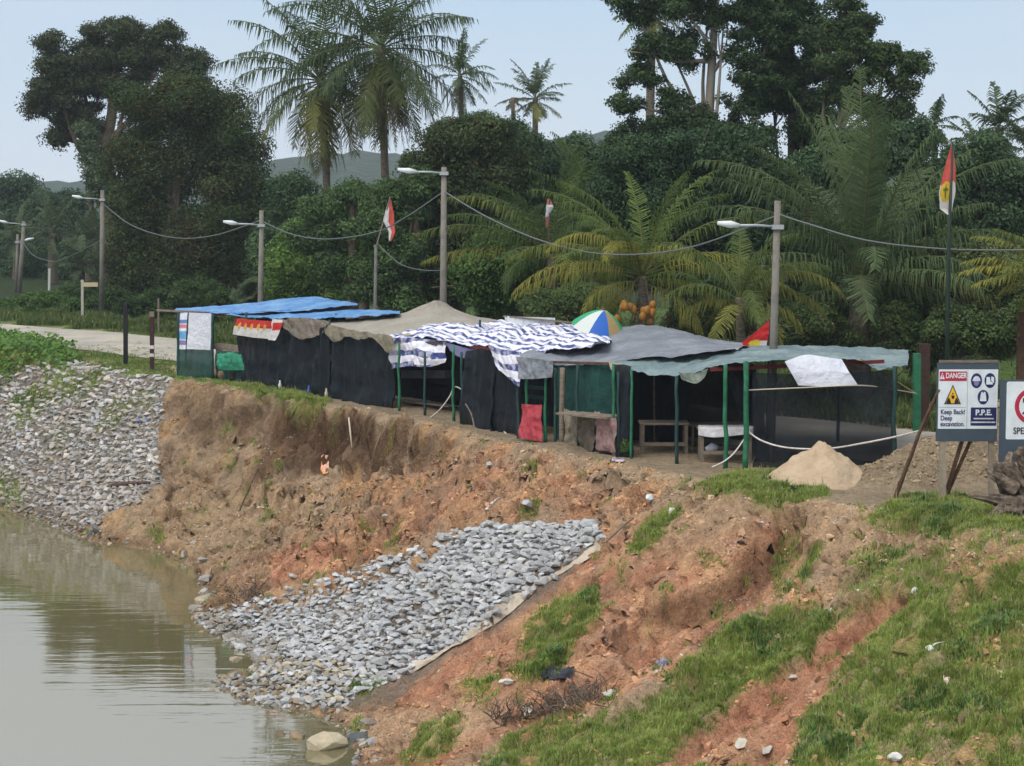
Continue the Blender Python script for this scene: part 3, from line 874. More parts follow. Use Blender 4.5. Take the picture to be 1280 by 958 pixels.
def crown_mesh(mb, lobes, n, ls, colA, colB, clump=.7, fill=.25, odd=None, oddp=.03, flat=1.0):
    """lobes: list of (centre, (rx,ry,rz)); leaves sit in clumps over each lobe's shell and a few inside it"""
    ar = np.array([(r[0] * r[2] + r[1] * r[2] + r[0] * r[1]) for c, r in lobes]); ar = ar / ar.sum()
    for (c, r), f in zip(lobes, ar):
        r = np.array(r); c = np.array(c); m = int(n * f)
        rm = r.mean(); cr = clump
        k = max(6, int(5.5 * (r[0] * r[2] + r[1] * r[2] + r[0] * r[1]) / (cr * cr)))
        d = unit(rng.normal(size=(k, 3)))
        rad = np.where(rng.random(k) < fill, rng.uniform(.2, .75, k), rng.uniform(.72, 1.02, k))
        cc = c + d * r * rad[:, None] * (1 - .5 * cr / np.maximum(rm, cr))
        cs = cr * rng.uniform(.55, 1.35, k); ct = np.clip(rng.normal(.36, .36, k), 0, 1)
        j = rng.integers(0, k, m)
        dd = unit(rng.normal(size=(m, 3)) + np.array([0, 0, .25])); rr = rng.uniform(.45, 1.0, m) ** .6
        pos = cc[j] + dd * (cs[j] * rr)[:, None] * np.array([1, 1, .75 * flat])
        nr = unit(dd * 1.0 + rng.normal(size=(m, 3)) * .55 + np.array([0, 0, .25]))
        t = np.clip(ct[j] * .8 + rng.uniform(0, .35, m), 0, 1)[:, None]
        cols = np.array(colA) * (1 - t) + np.array(colB) * t
        if odd is not None:
            oc = (rng.random(k) < oddp * 3)[j] & (rng.random(m) < .5)
            cols[oc] = np.array(odd) * rng.uniform(.7, 1.2, (oc.sum(), 1))
        leaves(mb, pos, nr, ls * rng.uniform(.6, 1.3, m), cols)

def split_lobes(lob, k=7, s=.42, sp=.95):
    o = []
    for c, r in lob:
        r = np.array(r)
        for i in range(k):
            dd = unit(rng.normal(size=3)) * rng.uniform(.35, 1.0) * sp; q = s * rng.uniform(.6, 1.3)
            o.append((np.array(c) + dd * r * (1 - q * .5), tuple(r * q * np.array([1.15, 1.1, .75]))))
    return o

def lobes_px(L, D, dep=.9):
    o = []
    for l in L:
        px, py, rx = l[:3]; ry = l[3] if len(l) > 3 else rx; off = l[4] if len(l) > 4 else rng.uniform(-1, 1) * rx * D / FPX * .4
        c = W(px, py, D + off); k = D / FPX
        o.append((c, (rx * k, rx * k * dep, ry * k)))
    return o

def tree(name, label, cat, L, D, n, ls, cA, cB, trunk=None, tr=.25, limbs=True, group=None, odd=None, oddp=.03, clump=.7, fill=.25, dep=.9, bark=None, limb_r=.35, airy=0):
    n = int(n * (2.3 if airy else 2.0)); ls = ls * .64; cA = tuple(v * 1.25 for v in cA); cB = tuple(v * 1.6 for v in cB)
    lob = lobes_px(L, D, dep)
    tpx = trunk or [(L[0][0], 400), (L[0][0], L[0][1])]
    T = [W(a, b, D) for a, b in tpx]
    b0 = T[0].copy(); T[0][2] = -.1; base = (T[0][0], T[0][1], 0)
    root = empty(name, base, label, cat, group)
    mb = MB(); T = np.array(T)
    Ts = smooth_line(T, 5); k = np.linspace(0, 1, len(Ts))
    mb.tube(Ts, tr * (1.25 - .8 * k), 8, rough=.05)
    if limbs:
        for c, r in lob:
            j = int(len(Ts) * rng.uniform(.35, .8)); s = Ts[j]; e_ = np.array(c)
            if e_[2] < s[2] - 1: continue
            mid = (s + e_) / 2 + rng.normal(0, .25, 3) + np.array([0, 0, -.1 * np.linalg.norm(e_ - s)])
            Pn = smooth_line(np.array([s, mid, e_]), 4)
            mb.tube(Pn, np.linspace(tr * limb_r * 1.3, tr * .1, len(Pn)), 6, rough=.05)
            for q in range(3):
                e2 = e_ + rng.normal(0, .45, 3) * np.array(r)
                mb.tube(smooth_line(np.array([Pn[-3], (Pn[-3] + e2) / 2 + rng.normal(0, .1, 3), e2]), 3), np.linspace(tr * .15, .02, 7), 5)
    mb.build('trunk', bark or M_bark, root, smooth=True)
    mb = MB(); crown_mesh(mb, split_lobes(lob, airy * 2, .36, 1.2) if airy else lob + split_lobes(lob, 5, .34, 1.22), n, ls, cA, cB, clump, fill, odd, oddp)
    mb.build('crown', M_leaf, root)
    return root

DG = ((.018, .040, .022), (.070, .115, .050))
MG = ((.022, .050, .016), (.075, .130, .035))
LG = ((.040, .085, .020), (.120, .190, .045))
OG = ((.045, .065, .025), (.130, .160, .060))
BR = (.11, .065, .035)

# far hill
def hill():
    mb = MB(); nx_, ny_ = 120, 24; V = []
    pts = [(-300, 232), (0, 222), (80, 228), (180, 228), (280, 215), (350, 201), (400, 194), (450, 191), (520, 197), (570, 200), (640, 182), (700, 172), (760, 166), (830, 178), (900, 200), (1100, 210), (1280, 214), (1600, 225)]
    for i in range(nx_):
        px = -300 + 1900 * i / (nx_ - 1)
        top = np.interp(px, [p[0] for p in pts], [p[1] for p in pts]) + 2.0 * float(pn(px * .05, 0.3, 9)) + 1.2 * float(pn(px * .2, 0.3, 10))
        for j in range(ny_):
            t = j / (ny_ - 1); D = 620 + 420 * t
            zt = W(px, top, 900)[2]; u = (px - 640) / FPX
            prof_ = math.sin(min(1, t * 1.5) * math.pi / 2) if t < .67 else math.cos((t - .67) / .33 * math.pi / 2)
            V.append([u * 900 * (0.75 + .4 * t), D, -1 + (zt + 1) * prof_ + (1.5 * float(pn(px * .04, t * 14, 12)) if 0 < t < 1 else 0)])
    idx_ = np.arange(nx_ * ny_).reshape(nx_, ny_)
    F_ = np.stack([idx_[:-1, :-1], idx_[1:, :-1], idx_[1:, 1:], idx_[:-1, 1:]], -1).reshape(-1, 4)
    mb.add(V, F_)
    m = mat('wooded_hill', lin('2f3d31'), .95, noise=[(.05, lin('2c3a30'), .4, .65), (.2, lin('485a48'), .5, .75)], bump=[(.12, 4.0)])
    tag(mb.build('hill', m, smooth=True), kind='structure')
hill()

# ---- left side
tree('spreading_tree', 'tall dark tree with flat spreading crown and bare lower trunk, rising at far left', 'tree',
     [(98, 78, 55, 38), (150, 52, 42, 30), (72, 105, 38, 30), (120, 105, 50, 32), (165, 85, 35, 34), (45, 132, 20, 14), (72, 172, 20, 15), (85, 145, 26, 18),
      (205, 45, 24, 16), (232, 82, 38, 26), (200, 70, 18, 12), (110, 150, 22, 22)], 146, 60000, .16, (.020, .030, .018), (.055, .075, .032),
     trunk=[(140, 345), (138, 250), (132, 190), (140, 140), (144, 80)], tr=.55, odd=BR, oddp=.05, clump=.6, limb_r=.4, airy=14)
tree('vine_covered_tree', 'slim trunk wrapped in pale climbing plants under the flat spreading crown', 'tree',
     [(112, 190, 16, 22), (118, 215, 20, 25), (108, 165, 12, 14), (130, 240, 22, 20)], 143, 8000, .15, (.03, .05, .03), (.09, .12, .06), trunk=[(114, 345), (114, 180)], tr=.2, clump=.5)
tree('broad_tree', 'massive very dark rounded tree beside the flat spreading crown at left', 'tree',
     [(190, 140, 48, 38), (242, 132, 52, 40), (285, 165, 42, 48), (175, 210, 45, 60), (235, 200, 62, 62), (298, 232, 46, 60), (195, 290, 62, 62), (268, 300, 66, 66), (165, 335, 48, 55),
      (320, 318, 44, 56), (240, 350, 60, 50), (330, 260, 30, 44), (215, 112, 22, 14)], 122, 120000, .14, (.016, .030, .014), (.052, .075, .024),
     trunk=[(215, 385), (215, 300), (225, 200)], tr=.6, odd=(.085, .055, .028), oddp=.06, clump=1.05)
tree('dark_tree', 'low dark leafy tree in front of the foot of the coconut palms', 'tree',
     [(362, 250, 34, 38), (385, 300, 40, 45), (345, 330, 40, 50), (395, 360, 40, 40)], 112, 30000, .13, *DG, clump=.7)
tree('light_green_tree', 'lighter green bushy tree behind the blue roofed stall', 'tree',
     [(385, 300, 34, 26), (360, 335, 34, 34), (405, 330, 40, 34), (440, 300, 26, 30), (380, 368, 50, 26), (430, 360, 36, 34)], 100, 36000, .12, *LG, clump=.6)
tree('mid_green_tree', 'mid green tree standing between the first flag and the light green bush', 'tree',
     [(455, 262, 30, 26), (478, 300, 34, 34), (450, 330, 36, 38), (490, 350, 34, 36), (435, 255, 18, 24)], 96, 26000, .12, *MG, clump=.6)
tree('dark_bushy_tree', 'tall dark bushy tree behind the lamp post of the tent stall', 'tree',
     [(575, 178, 40, 32), (610, 170, 36, 26), (540, 225, 44, 40), (590, 235, 52, 50), (530, 290, 40, 50), (590, 310, 54, 54), (545, 360, 50, 40), (640, 205, 30, 36)], 92, 62000, .12, (.02, .034, .016), (.062, .085, .032), clump=.7, odd=(.1, .08, .04), oddp=.03)
tree('round_tree', 'rounded dark tree between the slim palms and the tall airy tree', 'tree',
     [(655, 195, 40, 28), (700, 205, 44, 34), (735, 200, 34, 34), (690, 250, 60, 44), (640, 270, 40, 50), (750, 245, 40, 50), (610, 180, 20, 20)], 104, 50000, .13, *DG, clump=.7)
tree('leafy_tree', 'leafy green tree filling the gap behind the striped tarp stall', 'tree',
     [(650, 320, 50, 40), (600, 350, 44, 40), (700, 340, 50, 50), (640, 375, 50, 30), (740, 320, 40, 50)], 86, 44000, .12, *MG, clump=.65)
tree('gap_tree', 'green tree hiding the lower trunk of the left towering coconut palm', 'tree',
     [(440, 240, 20, 14), (400, 262, 26, 18), (420, 285, 30, 26), (385, 300, 26, 22), (415, 330, 34, 34)], 92, 24000, .11, (.026, .05, .022), (.075, .125, .045), clump=.5)
tree('gap_tree', 'green tree hiding the lower trunk of the tallest coconut palm', 'tree',
     [(520, 232, 26, 18), (485, 245, 34, 24), (510, 265, 34, 30), (470, 285, 30, 28), (500, 320, 38, 38), (465, 350, 30, 34), (505, 375, 34, 30)], 90, 36000, .11, (.026, .05, .022), (.080, .13, .045), clump=.5)
tree('gap_tree', 'dark tree standing between the two slim palms against the sky', 'tree',
     [(560, 165, 26, 16), (600, 158, 30, 18), (625, 180, 30, 22), (645, 168, 22, 18)], 110, 16000, .12, *DG, clump=.5)
# far left background
for px, py, r_, D, lab in ((18, 235, 30, 178, 'bluish far tree at the left edge of the horizon'), (52, 262, 30, 172, 'low far tree in a gap left of the vine covered trunk'),
                           (85, 258, 26, 176, 'far tree crown directly left of the vine covered trunk'), (-20, 250, 40, 180, 'far tree cut by the left edge of the picture'),
                           (50, 320, 50, 165, 'dark undergrowth tree behind the leaning pair of far poles'), (105, 320, 40, 160, 'dark undergrowth tree behind the far lamp with the long cable')):
    tree('distant_tree', lab, 'tree', [(px, py, r_, r_ * .8), (px + r_ * .6, py + r_ * .8, r_, r_), (px - r_ * .6, py + r_, r_, r_), (px, py + 2 * r_, r_ * 1.2, r_)], D, 14000, .2,
         (.022, .042, .026), (.06, .10, .05), trunk=[(px, 355), (px, py)], group='trees far behind the road at left', clump=1.0)
for i, (px, py, rx, ry, D, lab) in enumerate(((60, 382, 40, 18, 118, 'low green shrub behind the road at far left'), (100, 372, 34, 20, 122, 'round shrub behind the pale direction sign'),
                              (140, 380, 34, 20, 117, 'dark shrub between the direction sign and the black post'), (15, 388, 30, 14, 121, 'flat shrub at the left edge beyond the road'),
                              (190, 385, 40, 22, 113, 'dark shrub behind the black gate post'), (250, 372, 40, 26, 108, 'shrub in the shade just behind the blue roof'))):
    tree('roadside_shrub', lab, 'shrub', [(px, py, rx, ry), (px - rx * .5, py + 6, rx * .6, ry * .7), (px + rx * .5, py + 5, rx * .6, ry * .7)], D, 11000, .12,
         *(MG if i in (0, 3) else ((.018, .036, .014), (.05, .085, .028))), trunk=[(px, 398), (px, py)], tr=.06, limbs=False, group='shrubs along the far side of the road', clump=.4)

# ---- right side: the tall airy tree and its neighbours
tree('airy_tree', 'very tall tree with visible pale branches and airy dark foliage, right of centre', 'tree',
     [(800, 5, 40, 30), (850, 10, 44, 34), (860, 60, 34, 26), (880, 200, 50, 24), (820, 60, 34, 20), (940, 30, 36, 40), (945, 100, 34, 30), (850, 150, 40, 22), (835, 55, 26, 18), (800, 100, 30, 18), (785, 130, 24, 16), (842, 120, 24, 14), (810, 165, 30, 20), (905, 20, 30, 26), (925, 70, 22, 16),
      (870, 160, 34, 18), (930, 130, 30, 20), (780, 175, 26, 18), (770, 200, 20, 14), (890, -25, 60, 22), (860, 185, 40, 22), (905, 165, 30, 20), (940, 175, 34, 26), (830, 190, 34, 20), (960, 60, 26, 30)], 86, 44000, .12, (.017, .034, .018), (.055, .088, .034),
     trunk=[(885, 420), (884, 300), (884, 200), (888, 110), (893, 30), (896, -30)], tr=.24, clump=.34, fill=.35, airy=9, limb_r=.42, bark=mat('pale_bark', lin('8a8275'), .9, bump=[(20, .02)]))
tree('columnar_tree', 'dense upright dark tree just right of the airy tree trunk', 'tree',
     [(985, 20, 42, 34), (1000, 75, 46, 44), (965, 110, 38, 40), (1010, 140, 40, 40), (970, -20, 50, 30), (1020, 190, 36, 40)], 88, 50000, .12, (.018, .036, .020), (.056, .092, .036),
     trunk=[(990, 420), (990, 250), (990, 60)], tr=.26, clump=.5, airy=12)
tree('open_tree', 'open crowned tree with small leaf tufts against the sky at upper right', 'tree',
     [(1060, 35, 34, 26), (1045, 75, 34, 26), (1080, 65, 30, 20), (1085, 95, 24, 14), (1110, 70, 22, 14), (1140, 80, 24, 18), (1128, 108, 22, 12), (1075, 125, 30, 18), (1105, 145, 26, 16), (1050, 110, 22, 18), (1130, 135, 20, 14), (1050, 0, 26, 18)],
     84, 24000, .11, (.020, .036, .018), (.065, .095, .036), trunk=[(1052, 420), (1050, 260), (1048, 170), (1080, 90)], tr=.2, clump=.35, limb_r=.45, airy=9)
tree('dense_tree', 'wide dense dark green tree below the airy tree crown', 'tree',
     [(800, 196, 40, 26), (860, 188, 44, 24), (925, 186, 40, 26), (790, 210, 44, 34), (845, 205, 50, 36), (905, 200, 50, 40), (950, 230, 44, 50), (770, 255, 46, 44), (840, 265, 60, 50), (910, 280, 60, 54), (800, 320, 60, 50), (880, 345, 64, 50)], 80, 80000, .11, (.014, .032, .017), (.046, .080, .034), clump=.6,
     trunk=[(850, 430), (850, 250)], tr=.35)
tree('back_tree', 'dark tree behind the giant palm at right', 'tree',
     [(1010, 230, 44, 44), (1060, 200, 50, 40), (1120, 190, 40, 40), (1000, 300, 50, 50), (1090, 280, 60, 60), (1160, 240, 36, 50), (1150, 170, 24, 26), (970, 350, 44, 44), (1050, 350, 60, 50)], 82, 66000, .12, *DG, clump=.65)
tree('tangled_tree', 'dark tangled tree behind the tall flag at right edge', 'tree',
     [(1200, 215, 36, 36), (1250, 230, 40, 44), (1225, 270, 50, 40), (1180, 290, 40, 40), (1290, 260, 40, 60), (1230, 190, 24, 20), (1200, 340, 50, 50), (1270, 330, 50, 50)], 84, 50000, .12, *DG, clump=.6)
for i, (L_, D, lab) in enumerate((([(1150, 330, 30, 34), (1190, 310, 30, 26), (1170, 370, 40, 34)], 70, 'light olive shrub directly left of the tall flag pole'),
                                  ([(1230, 325, 36, 28), (1265, 345, 30, 34), (1225, 375, 40, 30)], 69, 'olive shrub with pale twigs right of the tall flag pole'),
                                  ([(1200, 415, 50, 34), (1255, 420, 44, 34), (1290, 400, 30, 40)], 66, 'dark scrub right behind the danger sign'),
                                  ([(1120, 410, 34, 34), (1150, 440, 30, 34)], 67, 'low scrub between the giant palm trunk and the green post'),
                                  ([(1010, 405, 40, 28), (980, 420, 34, 22), (1045, 420, 30, 24)], 67, 'dark green scrub left of the giant palm trunk'),
                                  ([(900, 400, 44, 30), (860, 400, 34, 24)], 68, 'scrub between the dwarf coconut and the concrete lamp post'),
                                  ([(1080, 400, 44, 40), (1125, 380, 40, 34), (1050, 385, 30, 26)], 72, 'dark green scrub directly behind the giant palm trunk'),
                                  ([(690, 385, 44, 24), (740, 380, 36, 26)], 72, 'green scrub behind the striped tarp and umbrella'))):
    tree('scrub', lab, 'shrub', L_, D, 20000, .085, *(OG if i < 2 else ((.025, .045, .018), (.085, .12, .04))), trunk=[(L_[0][0], 480), (L_[0][0], L_[0][1])], tr=.05,
         group='scrub behind the stalls at right', clump=.35, odd=(.20, .16, .10), oddp=.03, limbs=True)

# ================================================================ palms
def frond(mb, o, az, el, L, droop, ll, cA, cB, m=34, wid=.035, twist=0.0, hang=.7, yel=0.0):
    n = 12; s = np.linspace(0, 1, n); e_ = el - droop * s ** 1.35
    st = L / (n - 1); hx, hy = math.sin(az), math.cos(az)
    d = np.stack([np.cos(e_) * hx, np.cos(e_) * hy, np.sin(e_)], 1)
    P = np.concatenate([[o], o + np.cumsum(d[:-1] * st, 0)]); 
    P[:, 0] += np.cos(az) * twist * s ** 2 * L; P[:, 1] -= np.sin(az) * twist * s ** 2 * L
    rc = np.array(cA) * .6 + np.array([.16, .15, .06]) * .6
    mb.tube(P, np.linspace(.035, .008, n) * (L / 4) ** .5, 4, 0, tuple(rc), cap=False)
    sp = np.linspace(.14, .995, m); Q = np.stack([np.interp(sp, s, P[:, k]) for k in range(3)], 1)
    T = unit(np.stack([np.interp(sp, s, d[:, k]) for k in range(3)], 1))
    side = np.array([math.cos(az), -math.sin(az), 0]); up = np.cross(side, T); up = unit(up)
    prof_ = ll * (np.sin(np.clip(sp * 1.05, 0, 1) * math.pi * .80 + .35)) ** .8
    base = mb.n; Vs = []; cs = []
    for sg in (-1, 1):
        dr = unit(side * sg * 1.0 + T * (.45 + .5 * sp[:, None]) + up * rng.uniform(.0, .35, (m, 1)) + rng.normal(0, .09, (m, 3)))
        l = (prof_ * rng.uniform(.7, 1.12, m) * np.where(rng.random(m) < .07, .15, 1))[:, None]
        wv = T * wid * .5
        mid = Q + dr * l * .5 + np.array([0, 0, -1]) * l * .10 * hang
        tp = Q + dr * l * (1 - .28 * hang) + np.array([0, 0, -1]) * l * .62 * hang
        Vs.append(np.stack([Q - wv, Q + wv, mid + wv * 1.1, mid - wv * 1.1, tp], 1))
        t = np.clip(rng.uniform(0, 1, (m, 1)) * .6 + .4 * rng.random(), 0, 1); c = np.array(cA) * (1 - t) + np.array(cB) * t
        if yel: c = c * (1 - yel) + np.array([.34, .30, .06]) * yel
        cs.append(np.repeat(c, 5, 0))
    V = np.concatenate(Vs).reshape(-1, 3); nn = len(V) // 5
    f = np.arange(nn)[:, None] * 5
    mb.add(V, f + np.array([[0, 1, 2, 3]]), 0, np.concatenate(cs))
    mb.F.append((f + np.array([[3, 2, 4]]) + mb.n - len(V), 0))

def palm(name, label, px, py, D, Lpx, n, trunk, tr=.14, cA=(.022, .048, .018), cB=(.075, .125, .038), el=(80, -55), droop=(.5, 1.1), ll=.75, yel=0, yelp=0, m=34, wid=.045,
         hang=.7, extra=None, group=None, dead=0, azr=None, cat='palm tree', sk=1):
    k = D / FPX; c = W(px, py, D); T = np.array([W(a, b, D) for a, b in trunk]); T[0][2] = -.1
    root = empty(name, (T[0][0], T[0][1], 0), label, cat, group)
    mb = MB(); Ts = smooth_line(np.vstack([T, [c]]), 6)
    mb.tube(Ts, np.linspace(tr * 1.25, tr, len(Ts)), 10, rough=.04)
    mb.build('trunk', M_palmbark, root, smooth=True)
    mb = MB()
    for i in range(n):
        f = (i + .5) / n; az = i * 2.39996 + rng.normal(0, .15)
        if azr is not None: az = rng.uniform(*azr)
        e0 = R(el[0] + (el[1] - el[0]) * f + rng.normal(0, 5)); L = Lpx * k * rng.uniform(.82, 1.08) * (.75 + .25 * math.sin(math.pi * min(1, f + .25)))
        dp = droop[0] + (droop[1] - droop[0]) * f
        dp *= rng.uniform(.7, 1.35); az += rng.normal(0, .2)
        if e0 < R(-10): dp *= .5
        frond(mb, c + np.array([0, 0, -.25 * f]), az, e0, L, dp, ll, cA, cB, m, wid, rng.normal(0, .17), hang, yel if f > 1 - yelp else 0.0)
    for ex in (extra or []):   # (azimuth, elevation, length factor, droop, yellow)
        frond(mb, c, R(ex[0]), R(ex[1]), Lpx * k * ex[2], ex[3], ll, cA, cB, m + 6, wid, 0, hang, ex[4])
    mb.build('fronds', M_leaf, root)
    if dead:
        mb = MB()
        for i in range(dead):
            frond(mb, c + np.array([0, 0, -.4]), rng.uniform(0, 6.28), R(-72 + rng.normal(0, 6)), Lpx * k * .75, .15, ll * .6, (.10, .075, .045), (.16, .12, .075), 22, wid, 0, .9)
        mb.build('dead_fronds', M_leaf, root)
    return root

PG = dict(cA=(.035, .060, .030), cB=(.105, .145, .062))
palm('coconut_palm', 'tall coconut palm with full crown, left one of the towering pair', 400, 98, 99, 140, 38, [(410, 400), (410, 300), (407, 200)], tr=.17, ll=1.4, droop=(.7, 1.7), hang=1.1, el=(80, -72), yel=.35, yelp=.35, m=40, wid=.06, dead=5, **PG)
palm('coconut_palm', 'tallest coconut palm with a skirt of dead fronds, right one of the towering pair', 477, 58, 95, 155, 42, [(486, 400), (484, 300), (480, 180)], tr=.17, ll=1.5, droop=(.7, 1.7), hang=1.1, el=(80, -75), yel=.12, yelp=.3, m=42, wid=.06, dead=14, **PG)
palm('slim_palm', 'slim ragged palm right of the tallest coconut palm', 575, 92, 128, 62, 17, [(577, 395), (577, 250), (577, 150)], tr=.14, ll=.7, m=24, wid=.07, el=(85, -50), dead=4, **PG)
palm('stocky_palm', 'short crowned palm standing alone against the pale sky near the centre', 669, 122, 138, 54, 18, [(668, 390), (668, 250), (669, 170)], tr=.18, ll=.75, m=24, wid=.08, el=(88, -40), yel=.3, yelp=.2, **PG)
palm('bare_palm', 'nearly leafless palm stem beside the lone short crowned palm', 641, 122, 130, 26, 6, [(644, 390), (642, 200)], tr=.12, ll=.4, m=14, wid=.06, el=(10, -40), cA=(.08, .07, .04), cB=(.13, .10, .06))
palm('coconut_palm', 'coconut palm half hidden behind the airy tree, its fronds sticking out left', 815, 12, 100, 70, 20, [(812, 420), (812, 200)], tr=.2, ll=.85, m=30, wid=.06, yel=.2, yelp=.3, **PG)
palm('dwarf_coconut_palm', 'dwarf coconut palm with yellow drooping fronds and orange nuts', 803, 345, 66, 160, 15, [(806, 520), (806, 420)], tr=.16, ll=.85, m=50, wid=.034, hang=1.15, dead=4, el=(82, -12), droop=(.7, 1.7), yel=.55, yelp=.25,
     cA=(.05, .085, .02), cB=(.14, .19, .05),
     extra=[(-80, 35, 1.15, 1.3, .15), (-100, 22, 1.1, 1.3, .75), (-115, 55, 1.0, 1.9, .7), (-60, 10, 1.2, .9, .5), (95, 30, 1.15, 1.5, .75), (110, 18, 1.3, 1.1, .6), (75, 48, 1.2, 1.2, .05), (-150, 60, .8, 2.2, .8), (150, 55, .8, 2.0, .5), (-70, 60, 1.2, 1.1, 0), (60, 70, 1.1, .9, 0)])
palm('giant_palm', 'giant dark palm with broad arching fronds behind the right stall', 1078, 350, 68, 245, 30, [(1073, 520), (1074, 420)], tr=.34, ll=1.35, m=62, wid=.045, el=(86, 10), droop=(.35, 1.6), yel=.0, yelp=0, hang=1.0,
     cA=(.045, .075, .032), cB=(.13, .18, .075), extra=[(-80, 62, 1.1, 1.2, 0), (-95, 48, 1.05, 1.3, 0), (80, 60, 1.1, 1.1, 0), (100, 40, .9, 1.2, 0), (-85, 25, .9, 1.0, .1), (85, 15, .75, 1.2, .25), (0, 85, 1.1, .2, 0), (180, 80, 1.05, .4, 0)])
palm('arching_palm', 'small palm with yellowing arched fronds around the concrete lamp post', 925, 372, 63, 130, 15, [(926, 540), (926, 440)], tr=.13, ll=.8, m=48, wid=.033, hang=1.0, el=(75, -5), droop=(.9, 1.8), yel=.4, yelp=.35,
     cA=(.05, .08, .02), cB=(.13, .17, .05), extra=[(88, 40, 1.15, 1.8, .35), (75, 20, 1.0, 1.5, .3), (-85, 60, 1.0, 1.5, .1)])
palm('feathery_palm', 'feathery green palm between the tall lamp post and the dwarf coconut', 690, 318, 80, 150, 18, [(690, 450), (690, 370)], tr=.2, ll=1.15, hang=1.0, m=44, wid=.045, el=(75, 5), droop=(.8, 1.6), yel=.35, yelp=.1,
     cA=(.035, .065, .02), cB=(.10, .15, .045), extra=[(-85, 55, 1.1, 1.3, .25), (-95, 30, 1.2, 1.0, .1), (-80, 10, 1.1, .6, .5)])
palm('feathery_palm', 'deep green palm rising behind the dwarf coconut with upright fronds', 742, 265, 84, 120, 16, [(742, 450), (742, 330)], tr=.2, ll=1.15, hang=1.0, m=38, wid=.05, el=(85, 15), droop=(.5, 1.3), cA=(.03, .06, .022), cB=(.08, .125, .042))
palm('yellow_palm', 'palm at the right edge with hanging yellow green fronds', 1318, 350, 61, 118, 14, [(1320, 520), (1318, 430)], tr=.16, ll=.75, m=46, wid=.035, el=(60, 0), droop=(.8, 1.3), yel=.4, yelp=.4,
     cA=(.06, .09, .02), cB=(.16, .19, .045), extra=[(-85, 22, 1.0, .8, .75), (-75, 30, 1.0, .9, .5), (-95, 12, .9, .7, .6), (-80, 50, 1.0, 1.0, .3)])
palm('high_palm', 'high palm crown at the upper right edge with a pale growing tip', 1248, 160, 92, 66, 20, [(1250, 430), (1249, 260)], tr=.16, ll=.8, m=30, wid=.06, yel=.5, yelp=.1, cA=(.03, .055, .03), cB=(.09, .13, .06))
palm('high_palm', 'smaller high palm just left of the crown at the upper right edge', 1217, 178, 95, 42, 14, [(1216, 430), (1216, 260)], tr=.13, ll=.6, m=24, wid=.06, **PG)
palm('high_palm', 'palm cut off by the right edge below the high crowns', 1292, 190, 90, 70, 16, [(1292, 430), (1292, 260)], tr=.16, ll=.8, m=30, wid=.06, cA=(.035, .06, .03), cB=(.10, .14, .06))
palm('high_palm', 'thin palm top peeping between the open tree and the tall flag', 1168, 155, 96, 40, 12, [(1168, 430), (1168, 260)], tr=.12, ll=.6, m=22, wid=.06, **PG)
for px, py, D, L_, lab in ((66, 292, 152, 62, 'oil palm with grey green fronds left of the far lamp'), (22, 300, 160, 55, 'oil palm at the left edge behind the leaning far poles'), (112, 300, 140, 50, 'oil palm close behind the far lamp with the long cable'),
                           (100, 330, 136, 40, 'small oil palm with a brownish frond right of the leaning far poles'), (430, 268, 104, 48, 'small dark palm between the coconut trunks and the first flag'), (312, 372, 100, 26, 'stunted palm with bare hooked fronds behind the blue roof')):
    palm('oil_palm', lab, px, py, D, L_, 20, [(px, 390 if D > 110 else 430), (px, py + 30)], tr=.3 if D > 110 else .15, ll=.8, m=26, wid=.07, el=(80, -20), droop=(.5, 1.2), cA=(.04, .065, .035), cB=(.11, .15, .075),
         group='oil palms behind the far road' if D > 130 else None)
# orange nuts
M_nut = mat('coconut_husk', lin('9a6c2e'), .7, noise=[(5, lin('7a5222'), .5, .7)])
dw = [o for o in COL.objects if o.name.startswith('dwarf_coconut_palm')][0]
nutm = None
for i in range(16):
    a = rng.uniform(0, 1); cx, cy = (784, 386) if i < 8 else (812, 388)
    p = W(cx + rng.normal(0, 7), cy + 2 + rng.normal(0, 6), 64.9 + rng.uniform(-.15, .15))
    if nutm is None:
        bm = bmesh.new(); bmesh.ops.create_uvsphere(bm, u_segments=14, v_segments=10, radius=.115); bmesh.ops.scale(bm, vec=(1, 1, 1.2), verts=bm.verts)
        for f in bm.faces: f.smooth = True
        nutm = bpy.data.meshes.new('coconut'); bm.to_mesh(nutm); bm.free(); nutm.materials.append(M_nut)
    o = bpy.data.objects.new('coconut', nutm); COL.objects.link(o); o.parent = dw; o.location = Vector(p) - dw.location
b = MB()
for cx in (784, 812):
    b.tube([W(803, 345, 66), W((cx + 803) / 2, 352, 65.7), W(cx, 384, 65.6)], [.03, .03, .015], 6)
b.build('fruit_stalk', M_bark, dw)

# leafy vines on the left crest, broad leaves
mb = MB()
n = 5200
wv_ = softpoly(PX, PY, [(-60, 405), (20, 425), (70, 440), (92, 452), (60, 462), (20, 470), (0, 482), (-60, 500)], 14, 10 * n2) * near
p_ = wv_.ravel() / wv_.sum(); k = rng.choice(p_.size, n, p=p_); j, i = np.unravel_index(k, X.shape)
x = XS[i] + rng.uniform(0, .11, n); y = YS[j] + rng.uniform(0, .12, n); z = ground_z(x, y) + rng.uniform(.05, .75, n) * (0.6 + .5 * pn(x * .6, y * .6, 3))
nr = unit(np.array([0, -.45, 1.0]) + rng.normal(size=(n, 3)) * .45); t = rng.random((n, 1))
leaves(mb, np.stack([x, y, z], 1), nr, rng.uniform(.05, .13, n), np.array([.04, .10, .02]) * (1 - t) + np.array([.15, .25, .06]) * t, .8)
tag(mb.build('creeper', M_leaf), 'broad leaved green creeper heaped on the bank top at the left edge', 'creeper', None, 'stuff')
